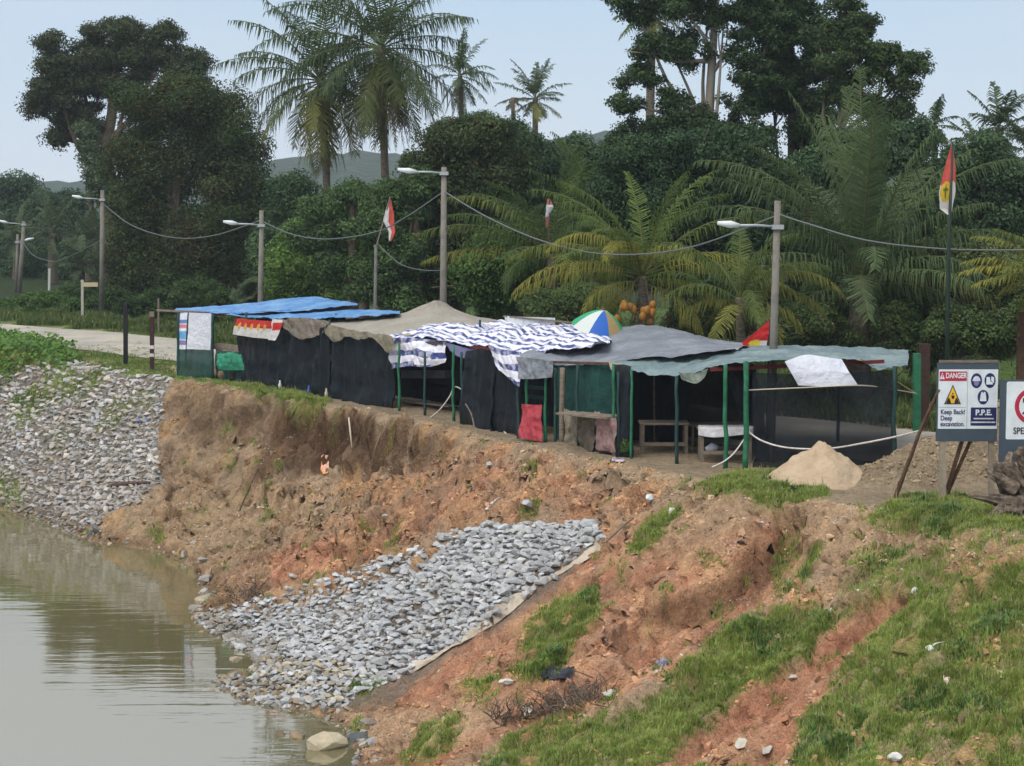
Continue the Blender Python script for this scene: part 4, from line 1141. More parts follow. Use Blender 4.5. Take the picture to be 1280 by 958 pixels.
# dead brushwood
def brush(px0, py0, px1, py1, n, lab, name='brushwood', col=(.10, .08, .06), hh=.35):
    mb = MB()
    for i in range(n):
        t = rng.random(); p = hit(px0 + (px1 - px0) * t, py0 + (py1 - py0) * t + rng.normal(0, 7))
        a = rng.uniform(0, 6.28); L = rng.uniform(.2, .6); e_ = rng.uniform(.1, 1.1)
        q = p + np.array([math.cos(a) * L * math.cos(e_), math.sin(a) * L * math.cos(e_), L * math.sin(e_) * hh / .35]); mid = (p + q) / 2 + rng.normal(0, .05, 3)
        mb.tube([p, mid, q], [.012, .009, .004], 4, 0, tuple(np.array(col) * rng.uniform(.6, 1.8)), cap=False)
    return tag(mb.build(name, mat('dead_twig', (1, 1, 1), .9, tint=True)), lab, 'brushwood', None, 'stuff')
brush(615, 905, 765, 868, 260, 'tangle of dead brown brushwood on the red soil above the lower grass')
brush(285, 750, 330, 742, 60, 'small heap of dead twigs at the lower left tip of the riprap panel')
brush(1215, 300, 1275, 330, 1, 'x') if False else None
# ================================================================ stalls
FLX = [150, 223, 265, 310, 350, 400, 440, 490, 530, 567, 615, 650, 690, 730, 770, 830, 880, 932, 1118, 1150]
FLY = [462, 470, 474, 481, 487, 496, 503, 512, 520, 527, 540, 548, 555, 563, 571, 577, 584, 590, 584, 582]
def by(px): return float(np.interp(px, FLX, FLY))
def FD(px): return float(G0(px, by(px))[1])

def resamp(P, n):
    P = np.asarray(P, float)
    if len(P) > 2: P = smooth_line(P, 6)
    d = np.concatenate([[0], np.cumsum(np.linalg.norm(np.diff(P, axis=0), axis=1))])
    t = np.linspace(0, d[-1], n); return np.stack([np.interp(t, d, P[:, k]) for k in range(3)], 1)

def vramp(n): return np.linspace(0, 1, n)

def patch(name, rows, m, parent=None, nu=60, nv=16, wr=.03, ws=2.0, smooth=True, straight=False, loc=None, col=None, pw=False, jag=0, pleat=0.0):
    """cloth sheet through rows of (px, py, distance) control points; uv in metres"""
    Rw = [resamp([p if pw else W(*p) for p in r], nu) for r in rows]
    G_ = np.stack(Rw, 0)
    if len(rows) > 2 and not straight: Gs = np.stack([resamp(G_[:, i], nv) for i in range(nu)], 1)
    else:
        t = np.linspace(0, len(rows) - 1, nv); Gs = np.stack([G_[min(int(a), len(rows) - 2)] * (1 - (a - min(int(a), len(rows) - 2))) + G_[min(int(a), len(rows) - 2) + 1] * (a - min(int(a), len(rows) - 2)) for a in t], 0)
    du = np.gradient(Gs, axis=1); dv = np.gradient(Gs, axis=0); nr = unit(np.cross(du, dv))
    U = np.cumsum(np.linalg.norm(du, axis=2), 1); Vv = np.cumsum(np.linalg.norm(dv, axis=2), 0)
    seed = rng.integers(0, 900)
    nz = fbm(U * ws * .5, Vv * ws * .5, 3, seed) + .6 * (1 - 2 * np.abs(fbm(U * ws, Vv * ws * .45, 3, seed + 7)))
    Gs = Gs + nr * (wr * nz + pleat * fbm(U * 2.2 + .3 * Vv, Vv * .12, 2, seed + 11) * (.4 + .6 * vramp(nv)[:, None]))[..., None]
    if jag:
        Gs[0, :, 2] += jag * fbm(U[0] * 1.5, U[0] * 0, 3, seed + 3)
    ix = np.arange(nv * nu).reshape(nv, nu)
    F = np.stack([ix[:-1, :-1], ix[:-1, 1:], ix[1:, 1:], ix[1:, :-1]], -1).reshape(-1, 4)
    uu = np.linspace(0, 1, nu)[None].repeat(nv, 0); vv = np.linspace(0, 1, nv)[:, None].repeat(nu, 1)
    c = (1, 1, 1) if col is None else col(uu, vv).reshape(-1, 3)
    b = MB().add(Gs.reshape(-1, 3), F, 0, c, np.stack([U, Vv], -1).reshape(-1, 2))
    if parent is None and loc is None: loc = Gs.reshape(-1, 3)[0]
    return b.build(name, m, parent, smooth=smooth, loc=loc)

def cloth(name, c, var, alpha=None, rough=.6, extra=None, transl=0.0):
    nz = [(1.2, lin(var), .42, .68), (7, tuple(np.array(lin(c)) * .75), .5, .8)]
    return mat(name, lin(c), rough, noise=nz + (extra or []), bump=[(3, .10), (9, .03), (20, .01)], spec=.3, alpha=alpha, transl=transl)
M_blue = cloth('blue_tarp', '467cb4', '7aa2c6', rough=.45)
M_beige = cloth('beige_canvas', '8f887c', '9d968a')
M_grey = cloth('grey_tarp', '6a6f76', '888c94', rough=.5)
M_brown = cloth('brown_canvas', '5d554c', '7a7063')
M_teal = cloth('faded_blue_tarp', '5f7276', '82918f', rough=.5)
M_white = cloth('white_sheet', 'd9dbe4', 'c4c8d6', transl=.2)
M_red = cloth('red_sheet', '97303a', 'a8434a')
M_gcloth = cloth('green_cloth', '1f6b52', '2c8a6a')
M_rag = cloth('rag_cloth', '6f675c', '8c7d70')
M_net = cloth('shade_net', '0a1319', '13202a', alpha=.95, rough=.8)
M_netthin = cloth('thin_shade_net', '0e151c', '18222a', alpha=.82, rough=.8)
M_netgreen = cloth('green_shade_net', '123a36', '174a44', alpha=.93, rough=.8)
M_gpost = mat('green_painted_wood', lin('256b4b'), .7, noise=[(5, lin('18503a'), .4, .65), (1.5, lin('4f7f66'), .55, .75)], bump=[(20, .01)])
M_dpost = mat('dark_painted_wood', lin('1d3a38'), .7, noise=[(5, lin('2b4a46'), .5, .7)])
M_wood = mat('weathered_wood', lin('7d7264'), .9, noise=[(5, lin('5b5146'), .4, .7, (1, 1, 4))], bump=[(25, .01)])
M_bwood = mat('brown_wood', lin('5e4636'), .85, noise=[(6, lin('3e2e25'), .4, .7)], bump=[(20, .02)])
M_redwood = mat('red_beam', lin('6b2a2a'), .8, noise=[(4, lin('4a2020'), .4, .7)])

def stripe_mat():
    m = bpy.data.materials.new('striped_tarp'); m.use_nodes = True; N = m.node_tree.nodes; L = m.node_tree.links; p = N['Principled BSDF']
    u = N.new('ShaderNodeUVMap'); s = N.new('ShaderNodeSeparateXYZ'); L.new(u.outputs[0], s.inputs[0])
    nz = N.new('ShaderNodeTexNoise'); nz.inputs['Scale'].default_value = .9; nz.inputs['Detail'].default_value = 3; L.new(u.outputs[0], nz.inputs[0])
    a = N.new('ShaderNodeMath'); a.operation = 'MULTIPLY_ADD'; a.inputs[1].default_value = .5; L.new(nz.outputs['Fac'], a.inputs[0]); L.new(s.outputs['Y'], a.inputs[2])
    b = N.new('ShaderNodeMath'); b.operation = 'MODULO'; b.inputs[1].default_value = .42; L.new(a.outputs[0], b.inputs[0])
    g = N.new('ShaderNodeMath'); g.operation = 'GREATER_THAN'; g.inputs[1].default_value = .235; L.new(b.outputs[0], g.inputs[0])
    x = N.new('ShaderNodeMixRGB'); x.inputs[1].default_value = (*lin('d4d3de'), 1); x.inputs[2].default_value = (*lin('2c3a72'), 1); 
    wn = N.new('ShaderNodeTexNoise'); wn.inputs['Scale'].default_value = 3.2; wn.inputs['Detail'].default_value = 5; L.new(u.outputs[0], wn.inputs[0])
    wr_ = N.new('ShaderNodeMapRange'); wr_.inputs[1].default_value = .40; wr_.inputs[2].default_value = .54; wr_.inputs[3].default_value = .45; L.new(wn.outputs['Fac'], wr_.inputs[0])
    wm_ = N.new('ShaderNodeMath'); wm_.operation = 'MULTIPLY'; L.new(g.outputs[0], wm_.inputs[0]); L.new(wr_.outputs[0], wm_.inputs[1]); L.new(wm_.outputs[0], x.inputs[0])
    L.new(x.outputs[0], p.inputs['Base Color']); p.inputs['Roughness'].default_value = .5
    t = N.new('ShaderNodeTexNoise'); t.inputs['Scale'].default_value = 2.5; L.new(u.outputs[0], t.inputs[0])
    bb = N.new('ShaderNodeBump'); bb.inputs['Distance'].default_value = .06; L.new(t.outputs['Fac'], bb.inputs['Height']); L.new(bb.outputs[0], p.inputs['Normal'])
    return m
M_stripe = stripe_mat()

def post(root, px, pyt, m=None, w=.07, pyb=None, pxt=None, name='post', D=None, rnd=True):
    if D is None: p = G0(px, pyb if pyb else by(px))
    else: p = W(px, 400, D); p[2] = 0
    p = p.copy(); q = W(pxt if pxt else px, pyt, p[1]); p[2] = float(ground_z(p[0], p[1])) - .15
    b = MB(); t = np.linspace(0, 1, 7)[:, None]; P = p * (1 - t) + q * t; P[1:-1] += rng.normal(0, .012, (5, 3))
    b.tube(P, w / 2 * np.linspace(1.1, .9, 7), 8, rough=.06)
    return b.build(name, m or M_gpost, root, smooth=True)
def beam(root, a, b, m=None, w=.06, name='beam'):
    return MB().bar(W(*a), W(*b), w).build(name, m or M_bwood, root)
def wall(root, top, pxs, m, name='net_wall', off=0.0, wr=.05, lift=0.0, nu=40, nv=14):
    """hanging net from a row of (px, py) tops down to the ground on the front line (or off metres behind it)"""
    tr = []; br = []
    for (px, py) in top:
        D = FD(px) + off; tr.append((px, py, D)); g = W(px, 400, D); g[2] = lift + float(ground_z(g[0], g[1])); br.append(g)
    R1 = resamp([W(*p) for p in tr], nu); R2 = resamp(br, nu)
    return patch(name, [list(R1), list((R1 + R2) / 2), list(R2)], m, root, nu, nv, wr, 2.6, straight=True, pw=True, pleat=.22)

# -- 1 blue roofed stall at the left end
s1 = empty('blue_roof_stall', G0(243, 472), 'stall with bright blue tarp roof at the left end of the row', 'market stall')
patch('tarp_roof', [[(218, 389, 77.6), (240, 389, 77.2), (262, 392, 76.6), (310, 392, 75.8), (360, 390, 75), (405, 386, 74.4), (447, 382, 74)],
                    [(219, 387, 79), (260, 384, 79), (300, 381, 79), (385, 372, 79), (420, 376, 78), (447, 380, 76.5)],
                    [(222, 386, 82), (300, 383, 82), (385, 376, 82), (447, 383, 80)]], M_blue, s1, 90, 20, .03)
for px, yt, m_, w_ in ((223, 390, M_dpost, .12), (266, 392, M_dpost, .12)): post(s1, px, yt, m_, w_)
post(s1, 308, 391, M_dpost, .09, D=FD(308) + .5)
for px in (232, 300): post(s1, px, 388, M_bwood, .08, D=81)
beam(s1, (196, 388, 78), (262, 391, 76.8), M_wood, .07); beam(s1, (262, 394, 76.8), (447, 385, 74.2), M_bwood, .08); beam(s1, (222, 391, 81.5), (440, 384, 79), M_bwood, .08)
wall(s1, [(224, 437), (244, 437), (264, 438)], None, M_netgreen, 'green_net_panel')
wall(s1, [(268, 436), (290, 440), (308, 440)], None, M_netgreen, 'green_net_panel', off=.5)
beam(s1, (266, 432, 77), (303, 437, 75.6), M_wood, .22, 'counter_board')
o = patch('white_sheet', [[(236, 391, 77.0), (264, 392, 76.4)], [(235, 414, 77.0), (264, 415, 76.4)], [(233, 436, 77.0), (264, 438, 76.4)]], M_white, None, 30, 20, .012, straight=True)
tag(o, 'plain white sheet hung on the front of the blue roofed stall', 'sheet')
def banner_col(u, v):
    c = np.zeros(u.shape + (3,)); c[:] = lin('c9cdd8')
    c[(v > .18) & (v < .3)] = lin('5c79a8'); c[(v > .32) & (v < .42)] = lin('c2707a'); c[(v > .5) & (v < .72) & (u > .2)] = lin('5f9ac4'); c[(v > .76) & (v < .88)] = lin('7d6f96')
    return c
o = patch('printed_banner', [[(224, 391, 77.5), (234, 391, 77.2)], [(222, 414, 77.5), (233, 414, 77.2)], [(222, 436, 77.5), (232, 437, 77.2)]],
          mat('printed_cloth', (1, 1, 1), .6, tint=True, var=.2, bump=[(6, .03)]), None, 14, 40, .015, straight=True, col=banner_col)
tag(o, 'narrow printed blue and pink banner left of the plain white sheet', 'banner')
# -- green covered table with pots
o = patch('green_cloth', [[(272, 443, 75.8), (290, 441, 75.3), (309, 443, 74.8)], [(271, 444, 75.5), (290, 444, 75.0), (310, 445, 74.5)], [(272, 462, 75.4), (290, 463, 74.9), (311, 463, 74.4)]], M_gcloth, None, 40, 20, .05, 4)
tag(o, 'crumpled green cloth draped over the counter in the blue roofed stall', 'cloth')
for i, (px, c_, lab) in enumerate(((278, '6f604e', 'squat brown pot, leftmost under the green cloth'), (292, '3c342e', 'dark pot in the middle under the green cloth'), (304, '8a8174', 'small pale pot, rightmost under the green cloth'))):
    p = G0(px, by(px) - 2); p[2] = float(ground_z(p[0], p[1]))
    b = MB(); h = [.0, .1, .22, .30, .30, .2]; r_ = [.10, .15, .17, .14, .12, .11]
    b.tube([p + np.array([0, 0, q]) for q in (0, .1, .2, .28, .3)], np.array([.12, .17, .18, .14, .13]) * (1 if i < 2 else .75), 14)
    o = b.build('pot', mat('clay_pot', lin(c_), .8), None, smooth=True, loc=p); tag(o, lab, 'pot')

# -- 2 lower blue tarp stall wrapped in black net
s2 = empty('netted_stall', G0(360, 489), 'stall closed with black shade net under a low blue tarp', 'market stall')
patch('tarp_roof', [[(281, 393, 75.9), (310, 397, 75.2), (345, 398, 74), (400, 398, 71.8), (455, 396, 70), (500, 393, 69.5)], [(300, 391, 77), (370, 390, 76), (450, 388, 73.5), (500, 390, 71.5)], [(320, 391, 79), (450, 390, 76), (500, 391, 74)]], M_blue, s2, 90, 16, .035)
patch('canvas_valance', [[(351, 400, FD(351) - .2), (375, 397, FD(375) - .1), (410, 401, FD(410) - .1)], [(352, 408, FD(352) - .4), (370, 422, FD(370) - .4), (380, 424, FD(380) - .4), (400, 417, FD(400) - .4), (409, 405, FD(409) - .3)]], M_brown, s2, 50, 14, .09, 3)
wall(s2, [(296, 405), (312, 408), (335, 410), (352, 412)], None, M_net, 'net_wall', off=.2, wr=.09)
wall(s2, [(350, 405), (375, 415), (395, 412), (412, 408)], None, M_net, 'net_wall', off=.05, wr=.10)
for px in (312, 350, 412): post(s2, px, 400, M_dpost, .08, D=FD(px) + .45)
for px in (330, 420): post(s2, px, 392, M_bwood, .08, D=FD(px) + 3.6)
wall(s2, [(318, 398), (370, 396), (430, 396)], None, M_net, 'net_wall', off=4.0)
def party(u, v):
    c = np.zeros(u.shape + (3,)); c[:] = lin('c8c4c0'); c[v < .48] = lin('b8302c')
    for k_ in range(5):
        d = ((u - (.12 + .17 * k_)) / .035) ** 2 + ((v - .42) / .2) ** 2; c[d < 1] = lin('c9a23c')
    return c
o = patch('flag_bunting', [[(x_, y_, FD(x_) - .35) for x_, y_ in r_] for r_ in (((296, 398), (315, 400), (342, 402)), ((293, 408), (315, 411), (340, 412)), ((290, 418), (315, 422), (338, 424)))], mat('flag_cloth', (1, 1, 1), .7, tint=True, bump=[(8, .03)], transl=.2), None, 90, 30, .03, 3, straight=True, col=party)
tag(o, 'row of red and white flags with yellow emblems strung under the low blue tarp', 'flag bunting')
def party2(u, v):
    c = np.zeros(u.shape + (3,)); c[:] = lin('d0ccc8'); c[(v > .2) & (v < .62) & (u > .1)] = lin('c03030'); return c
o = patch('flag', [[(340, 399, FD(340) - .5), (354, 400, FD(354) - .5)], [(339, 411, FD(339) - .5), (352, 409, FD(352) - .5)], [(335, 425, FD(335) - .5), (344, 426, FD(344) - .5)]], bpy.data.materials['flag_cloth'], None, 24, 30, .03, 3, straight=True, col=party2)
tag(o, 'crumpled red and white flag at the right end of the flag bunting', 'flag')

# -- 3 beige pointed canopy
s3 = empty('tent_stall', G0(460, 507), 'stall under a pointed beige canvas canopy on a centre pole', 'market stall')
patch('canvas_roof', [[(408, 407, 70.3), (425, 412, 69.6), (445, 415, 68.6), (470, 421, 67.2), (492, 422, 66.4)],
                      [(418, 402, 72), (450, 400, 71), (490, 397, 70), (525, 398, 69), (550, 403, 68), (570, 411, 67.2)],
                      [(440, 400, 73.5), (480, 397, 72.5), (520, 392, 71.5), (540, 384, 71.1), (548, 376, 71), (556, 384, 70.8), (580, 394, 70), (615, 401, 69), (645, 405, 68)],
                      [(460, 402, 77), (520, 400, 76.5), (560, 399, 75), (600, 400, 74), (670, 405, 71)]], M_beige, s3, 100, 40, .03, 1.5)
patch('canvas_valance', [[(x_, y_, FD(x_) - .15) for x_, y_ in ((404, 404), (425, 409), (450, 414), (480, 418), (490, 421))], [(x_, y_, FD(x_) - .4) for x_, y_ in ((405, 416), (418, 428), (432, 420), (448, 425), (462, 421), (474, 430), (484, 441), (490, 438))]], mat('olive_canvas', lin('5f5a4a'), .8, noise=[(2, lin('7b7463'), .4, .7)], bump=[(5, .05)]), s3, 60, 14, .09, 3)
wall(s3, [(410, 412), (440, 418), (465, 425), (488, 432)], None, M_net, 'net_wall', off=.1, wr=.10)
for px, yt in ((412, 412), (488, 430)): post(s3, px, yt, M_dpost, .08, D=FD(px) + .45)
post(s3, 548, 384, M_wood, .09, D=71)
for px in (470, 600): post(s3, px, 400, M_dpost, .08, D=FD(px) + 4.5)
wall(s3, [(430, 410), (480, 408), (560, 412), (610, 416)], None, M_net, 'net_wall', off=4.6)

# -- 4 striped tarp stall
s4 = empty('striped_stall', G0(560, 524), 'stall roofed with a crumpled blue and white striped tarp', 'market stall')
patch('striped_roof', [[(485, 424, 66.0), (520, 424, 64.8), (562, 429, 63.2), (600, 434, 61.8), (640, 442, 60.2), (700, 440, 58.5), (760, 430, 57)],
                       [(487, 420, 66.9), (540, 414, 65.9), (610, 414, 64), (680, 418, 61.5), (730, 420, 60), (765, 422, 59.2)],
                       [(490, 416, 68), (530, 410, 67.6), (600, 405, 67), (650, 404, 66), (720, 409, 64), (775, 415, 62)]], M_stripe, s4, 160, 50, .12, 1.2)
patch('striped_drape', [[(485, 423, 65.9), (510, 422, 65.1), (535, 424, 64.3), (556, 426, 63.5)], [(486, 441, 65.9), (510, 438, 65.0), (535, 440, 64.1), (556, 440, 63.4)], [(488, 461, 65.9), (512, 458, 64.9), (535, 459, 64.1), (556, 453, 63.4)]], M_stripe, s4, 60, 30, .10, 2.5)
patch('striped_drape', [[(x_, y_, FD(x_) - .35) for x_, y_ in r_] for r_ in (((609, 432), (630, 437), (652, 441)), ((614, 446), (632, 456), (650, 462)), ((619, 458), (634, 472), (649, 484)))], M_stripe, s4, 40, 30, .05, 2.5)
patch('net_valance', [[(556, 428, 63.4), (575, 433, 62.8), (590, 436, 62.3), (608, 434, 61.5)], [(557, 432, 63.4), (573, 446, 62.7), (590, 447, 62.2), (607, 438, 61.4)]], mat('violet_cloth', lin('5f6080'), .7, bump=[(6, .04)]), s4, 40, 10, .05)
for px, yt, m_ in ((499, 430, M_gpost), (531, 440, M_dpost), (567, 432, M_gpost), (577, 440, M_dpost), (648, 445, M_dpost)): post(s4, px, yt, m_, .085)
post(s4, 531, 430, M_dpost, .07, D=67)
wall(s4, [(580, 440), (600, 436), (616, 440)], None, M_net, 'net_wall', off=.0, wr=.08)
wall(s4, [(616, 438), (634, 440), (648, 444)], None, M_net, 'net_wall', off=.25, wr=.06)
wall(s4, [(480, 418), (560, 420), (640, 425), (700, 428)], None, M_net, 'net_wall', off=4.2)
beam(s4, (488, 426, 66), (562, 430, 63.4), M_bwood, .07); beam(s4, (590, 434, 62.2), (650, 442, 59.6), M_redwood, .08)
b = MB(); b.bar(W(500, 500, 67.5), W(566, 508, 65), .35, .04); b.bar(W(505, 502, 67.3), W(505, 514, 67.3), .06); b.bar(W(560, 507, 65.3), W(560, 521, 65.3), .06); b.bar(W(530, 504, 66.3), W(530, 517, 66.3), .06)
o = b.build('bench', M_wood, None, loc=W(530, 516, 66.3)); tag(o, 'long plank bench in the shade of the striped stall', 'bench')
b = MB().bar(W(505, 468, 68.5), W(560, 468, 66.5), .25, .25); o = b.build('shelf_box', mat('grey_plastic', lin('565a60'), .6, var=.3), s4)

# -- 5 grey pitched tarp stall
s5 = empty('grey_tarp_stall', G0(720, 561), 'stall with a pitched shiny grey tarp and dark green net walls', 'market stall')
patch('tarp_roof', [[(646, 446, 59.2), (672, 450, 58.4), (700, 458, 57.3), (740, 456, 56), (790, 450, 55), (850, 444, 54), (915, 438, 53.6)],
                    [(668, 438, 60), (710, 430, 60), (760, 420, 60), (800, 413, 60), (850, 420, 58.5), (895, 430, 57), (935, 434, 56)],
                    [(700, 432, 62.5), (760, 416, 62), (815, 407.5, 61), (860, 418, 60), (905, 428, 59), (945, 433, 58)],
                    [(740, 432, 66), (800, 420, 65), (860, 422, 64), (930, 430, 61)]], M_grey, s5, 120, 40, .04, 1.6)
patch('tarp_drape', [[(x_, y_, FD(x_) - .45) for x_, y_ in r_] for r_ in (((645, 446), (665, 448), (690, 452)), ((646, 458), (667, 460), (690, 462)), ((647, 474), (668, 474), (688, 472)))], M_grey, s5, 40, 24, .05, 3)
for px, yt, m_ in ((658, 470, M_gpost), (682, 468, M_gpost), (694, 460, M_dpost), (722, 455, M_dpost), (767, 455, M_gpost)): post(s5, px, yt, m_, .085)
post(s5, 703, 460, M_wood, .16, D=FD(703) + .2)
wall(s5, [(694, 458), (725, 456), (768, 454)], None, M_netgreen, 'net_wall', off=1.0)
wall(s5, [(652, 450), (700, 446), (768, 446), (860, 450)], None, M_net, 'net_wall', off=4.0)
wall(s5, [(768, 456), (778, 456), (790, 458)], None, M_net, 'net_wall', off=.1)
beam(s5, (655, 452, 59), (770, 455, 54.8), M_bwood, .07)
b = MB()
for k_ in range(4): b.bar(W(660, 484 + k_ * 12, 59.5), W(684, 486 + k_ * 12, 58.9), .04, .10)
b.build('rail', M_dpost, s5)
o = patch('red_sheet', [[(651, 505, 57.6), (664, 506, 57.3), (677, 506, 57.0)], [(650, 528, 57.5), (664, 528, 57.1), (677, 529, 56.9)], [(648, 547, 57.3), (664, 550, 56.9), (677, 552, 56.6)]], M_red, None, 30, 24, .06, 4)
tag(o, 'faded red plastic sheet hanging between the green posts of the grey tarp stall', 'sheet')
b = MB(); b.bar(W(706, 516, 55.6), W(770, 522, 54.2), .7, .05)
for px, py in ((708, 518), (738, 520), (768, 523)): 
    g = W(px, py, FD(px)); g2 = g.copy(); g2[2] = 0; b.bar(g, g2, .07)
o = b.build('counter_table', M_wood, None, loc=G0(738, 563)); tag(o, 'low wooden counter covered with dirty rags in front of the green net', 'table')
for i, (a, c_, col_, lab) in enumerate((((705, 722), (557, 561), '7c7263', 'dirty grey rag hanging at the left end of the low counter'), ((722, 742), (563, 565), '5b5347', 'brown sacking hanging in the middle of the low counter'), ((743, 770), (562, 567), '8b6f6c', 'pinkish flowered cloth hanging at the right end of the low counter'))):
    D0, D1 = FD(a[0]) - .15, FD(a[1]) - .15
    o = patch('rag', [[(a[0], 512 + i * 2, D0 + .5), (a[1], 515 + i * 2, D1 + .5)], [(a[0], 516 + i * 2, D0), (a[1], 519 + i * 2, D1)], [(a[0], 540, D0), (a[1], 542, D1)], [(a[0] + 1, c_[0], D0), (a[1], c_[1], D1)]],
              mat('rag_%s' % ['grey', 'brown', 'pink'][i], lin(col_), .9, noise=[(6, tuple(np.array(lin(col_)) * .5), .45, .7)], bump=[(8, .05)]), None, 24, 24, .06, 5, straight=True)
    tag(o, lab, 'cloth')

# -- 6 right stall under the faded blue tarp
s6 = empty('open_stall', G0(900, 586), 'largest stall at the right end under a faded blue green tarp', 'market stall')
patch('tarp_roof', [[(762, 456, 54.9), (790, 464, 54.2), (820, 470, 53.5), (850, 470, 52.9), (885, 461, 52.2), (920, 455, 51.6), (970, 452, 51.5), (1030, 449, 51.8), (1075, 452, 52), (1100, 462, 52.1), (1134, 458, 52.5)],
                    [(780, 448, 55.8), (830, 446, 55), (880, 443, 54.5), (930, 441, 54), (1000, 440, 54), (1060, 442, 54), (1136, 446, 54.5)],
                    [(800, 440, 58), (860, 436, 57.5), (930, 433.5, 57), (1000, 433, 57), (1070, 434, 57), (1134, 438, 57.3)]], M_teal, s6, 160, 30, .045, 2.2, jag=.05)
patch('torn_flap', [[(848, 466, 52.8), (868, 466, 52.5), (884, 461, 52.2)], [(852, 474, 52.8), (868, 480, 52.5), (880, 472, 52.3)]], cloth('dull_tarp', '6f7b70', '8b9488'), s6, 20, 10, .06)
patch('torn_flap', [[(760, 452, 54.9), (775, 455, 54.6), (786, 460, 54.3)], [(762, 462, 54.9), (772, 468, 54.7), (784, 464, 54.4)]], cloth('pale_flap', 'a8a08c', 'c4bfae'), s6, 20, 10, .06)
for px, yt, m_, w_ in ((907, 456, M_gpost, .11), (932, 452, M_gpost, .135), (789, 462, M_gpost, .07), (773, 465, M_dpost, .08), (846, 470, M_dpost, .09)): post(s6, px, yt, m_, w_, pyb={907: 586, 932: 590}.get(px))
post(s6, 818, 468, M_wood, .05, pyb=556)
post(s6, 1118, 458, M_dpost, .10); post(s6, 1118, 445, M_gpost, .09, D=57)
post(s6, 966, 452, M_wood, .09, D=53.0); post(s6, 1050, 455, M_dpost, .09, D=56.5); post(s6, 940, 455, M_dpost, .12, D=56.5)
beam(s6, (888, 462, 52), (1105, 452, 52.3), M_redwood, .09); beam(s6, (905, 448, 54.5), (1110, 446, 55), M_redwood, .08)
beam(s6, (790, 452, 57.5), (1130, 441, 57.2), M_bwood, .08)
def netw(root, top, bot, m, nu=50, nv=20, wr=.05):
    return patch('net_wall', [[(a, b, D) for a, b, D in top], [(a, b, D) for a, b, D in bot]], m, root, nu, nv, wr, 1.8, straight=True)
netw(s6, [(941, 466, 51.7), (1000, 468, 51.9), (1060, 466, 52.1), (1120, 462, 52.3)], [(941, 590, 51.7), (1000, 588, 51.9), (1060, 586, 52.1), (1119, 583, 52.3)], M_netthin)
netw(s6, [(1120, 462, 52.4), (1119, 452, 57)], [(1119, 583, 52.4), (1119, 556, 56.8)], M_netthin, 20, 14)
netw(s6, [(760, 452, 58.5), (830, 450, 58), (935, 448, 57)], [(760, 548, 58.5), (830, 551, 58), (938, 556, 57)], M_net, 40, 14)
patch('net_curtain', [[(905, 458, 52.6), (925, 460, 52.8), (945, 460, 53.2)], [(918, 500, 53.0), (940, 505, 53), (955, 510, 53.2)], [(938, 560, 53.2), (945, 575, 53), (962, 580, 53)]], M_net, s6, 30, 24, .08, 2)
# white tablecloth table, dark wooden table
def table(lab, px0, px1, pyt, D, wd, m, name='table', mid=True, brace=True):
    a = W(px0, pyt, D); c = W(px1, pyt, D); h = a[2]; root = empty(name, ((a[0] + c[0]) / 2, D, 0), lab, 'table')
    b = MB(); L = c[0] - a[0]; b.box(((a[0] + c[0]) / 2, D + wd / 2, h - .03), (L, wd, .05)); b.build('tabletop', m, root)
    for x_ in (a[0] + .08, c[0] - .08):
        for y_ in (D + .06, D + wd - .06):
            MB().bar((x_, y_, -.05), (x_, y_, h - .055), .085).build('leg', m, root)
    MB().bar((a[0] + .08, D + .01, h * .32), (c[0] - .08, D + .01, h * .32), .05, .09).build('stretcher', m, root)
    return root
t1 = table('rough wooden table with a white cloth behind the front green posts', 874, 942, 537, 52.6, .75, M_wood)
o = patch('tablecloth', [[(873, 531, 53.4), (943, 531, 53.3)], [(873, 534, 52.58), (925, 534, 52.55), (943, 534, 52.6)], [(873, 544, 52.54), (893, 547, 52.5), (925, 544, 52.5), (942, 543, 52.55)]], cloth('pale_cloth', 'b0aeb0', 'cfcdd0'), None, 50, 14, .012, 3, straight=True)
tag(o, 'soiled white cloth lying on the rough wooden table', 'tablecloth')
t2 = table('dark wooden table in the back of the right stall', 800, 862, 529, 54.5, .8, M_wood)
b = MB(); b.bar(W(862, 531, 55.2), W(938, 529, 55.2), .5, .05); b.bar(W(866, 532, 55.2), W(866, 566, 55.2), .06); b.bar(W(934, 532, 55.2), W(934, 566, 55.2), .06); b.bar(W(862, 561, 55.2), W(938, 558, 55.2), .05)
o = b.build('bench', M_wood, None, loc=G0(900, 565)); tag(o, 'long plank bench joining the two tables of the right stall', 'bench')
p = W(890, 562, 52.9); b = MB(); b.tube([p + np.array([-.16, 0, .0]), p + np.array([0, 0, .05]), p + np.array([.14, 0, .03])], [.06, .12, .07], 10, rough=.1)
o = b.build('rice_sack', M_white, None, smooth=True, loc=p); tag(o, 'cream sack on the rail under the white cloth table', 'sack')
o = patch('white_sheet', [[(981, 452, 51.5), (1008, 443, 51.7), (1030, 446, 51.7), (1052, 449, 51.7)], [(990, 468, 51.4), (1030, 464, 51.4), (1062, 466, 51.4)], [(998, 482, 51.4), (1035, 483, 51.3), (1072, 481, 51.4)]], M_white, None, 50, 30, .015, 1.5, straight=True)
tag(o, 'bright white sheet tied over the net of the right stall', 'sheet')
# plant pot bush in front of the black net
b = MB(); p0 = G0(783, 572); p0[2] = float(ground_z(p0[0], p0[1]))
crown_mesh(b, [(p0 + np.array([0, 0, .3]), (.16, .16, .25))], 500, .035, *LG, clump=.1)
o = b.build('young_plant', M_leaf, None, loc=p0); tag(o, 'small leafy plant in front of the black net beside the rag counter', 'plant')

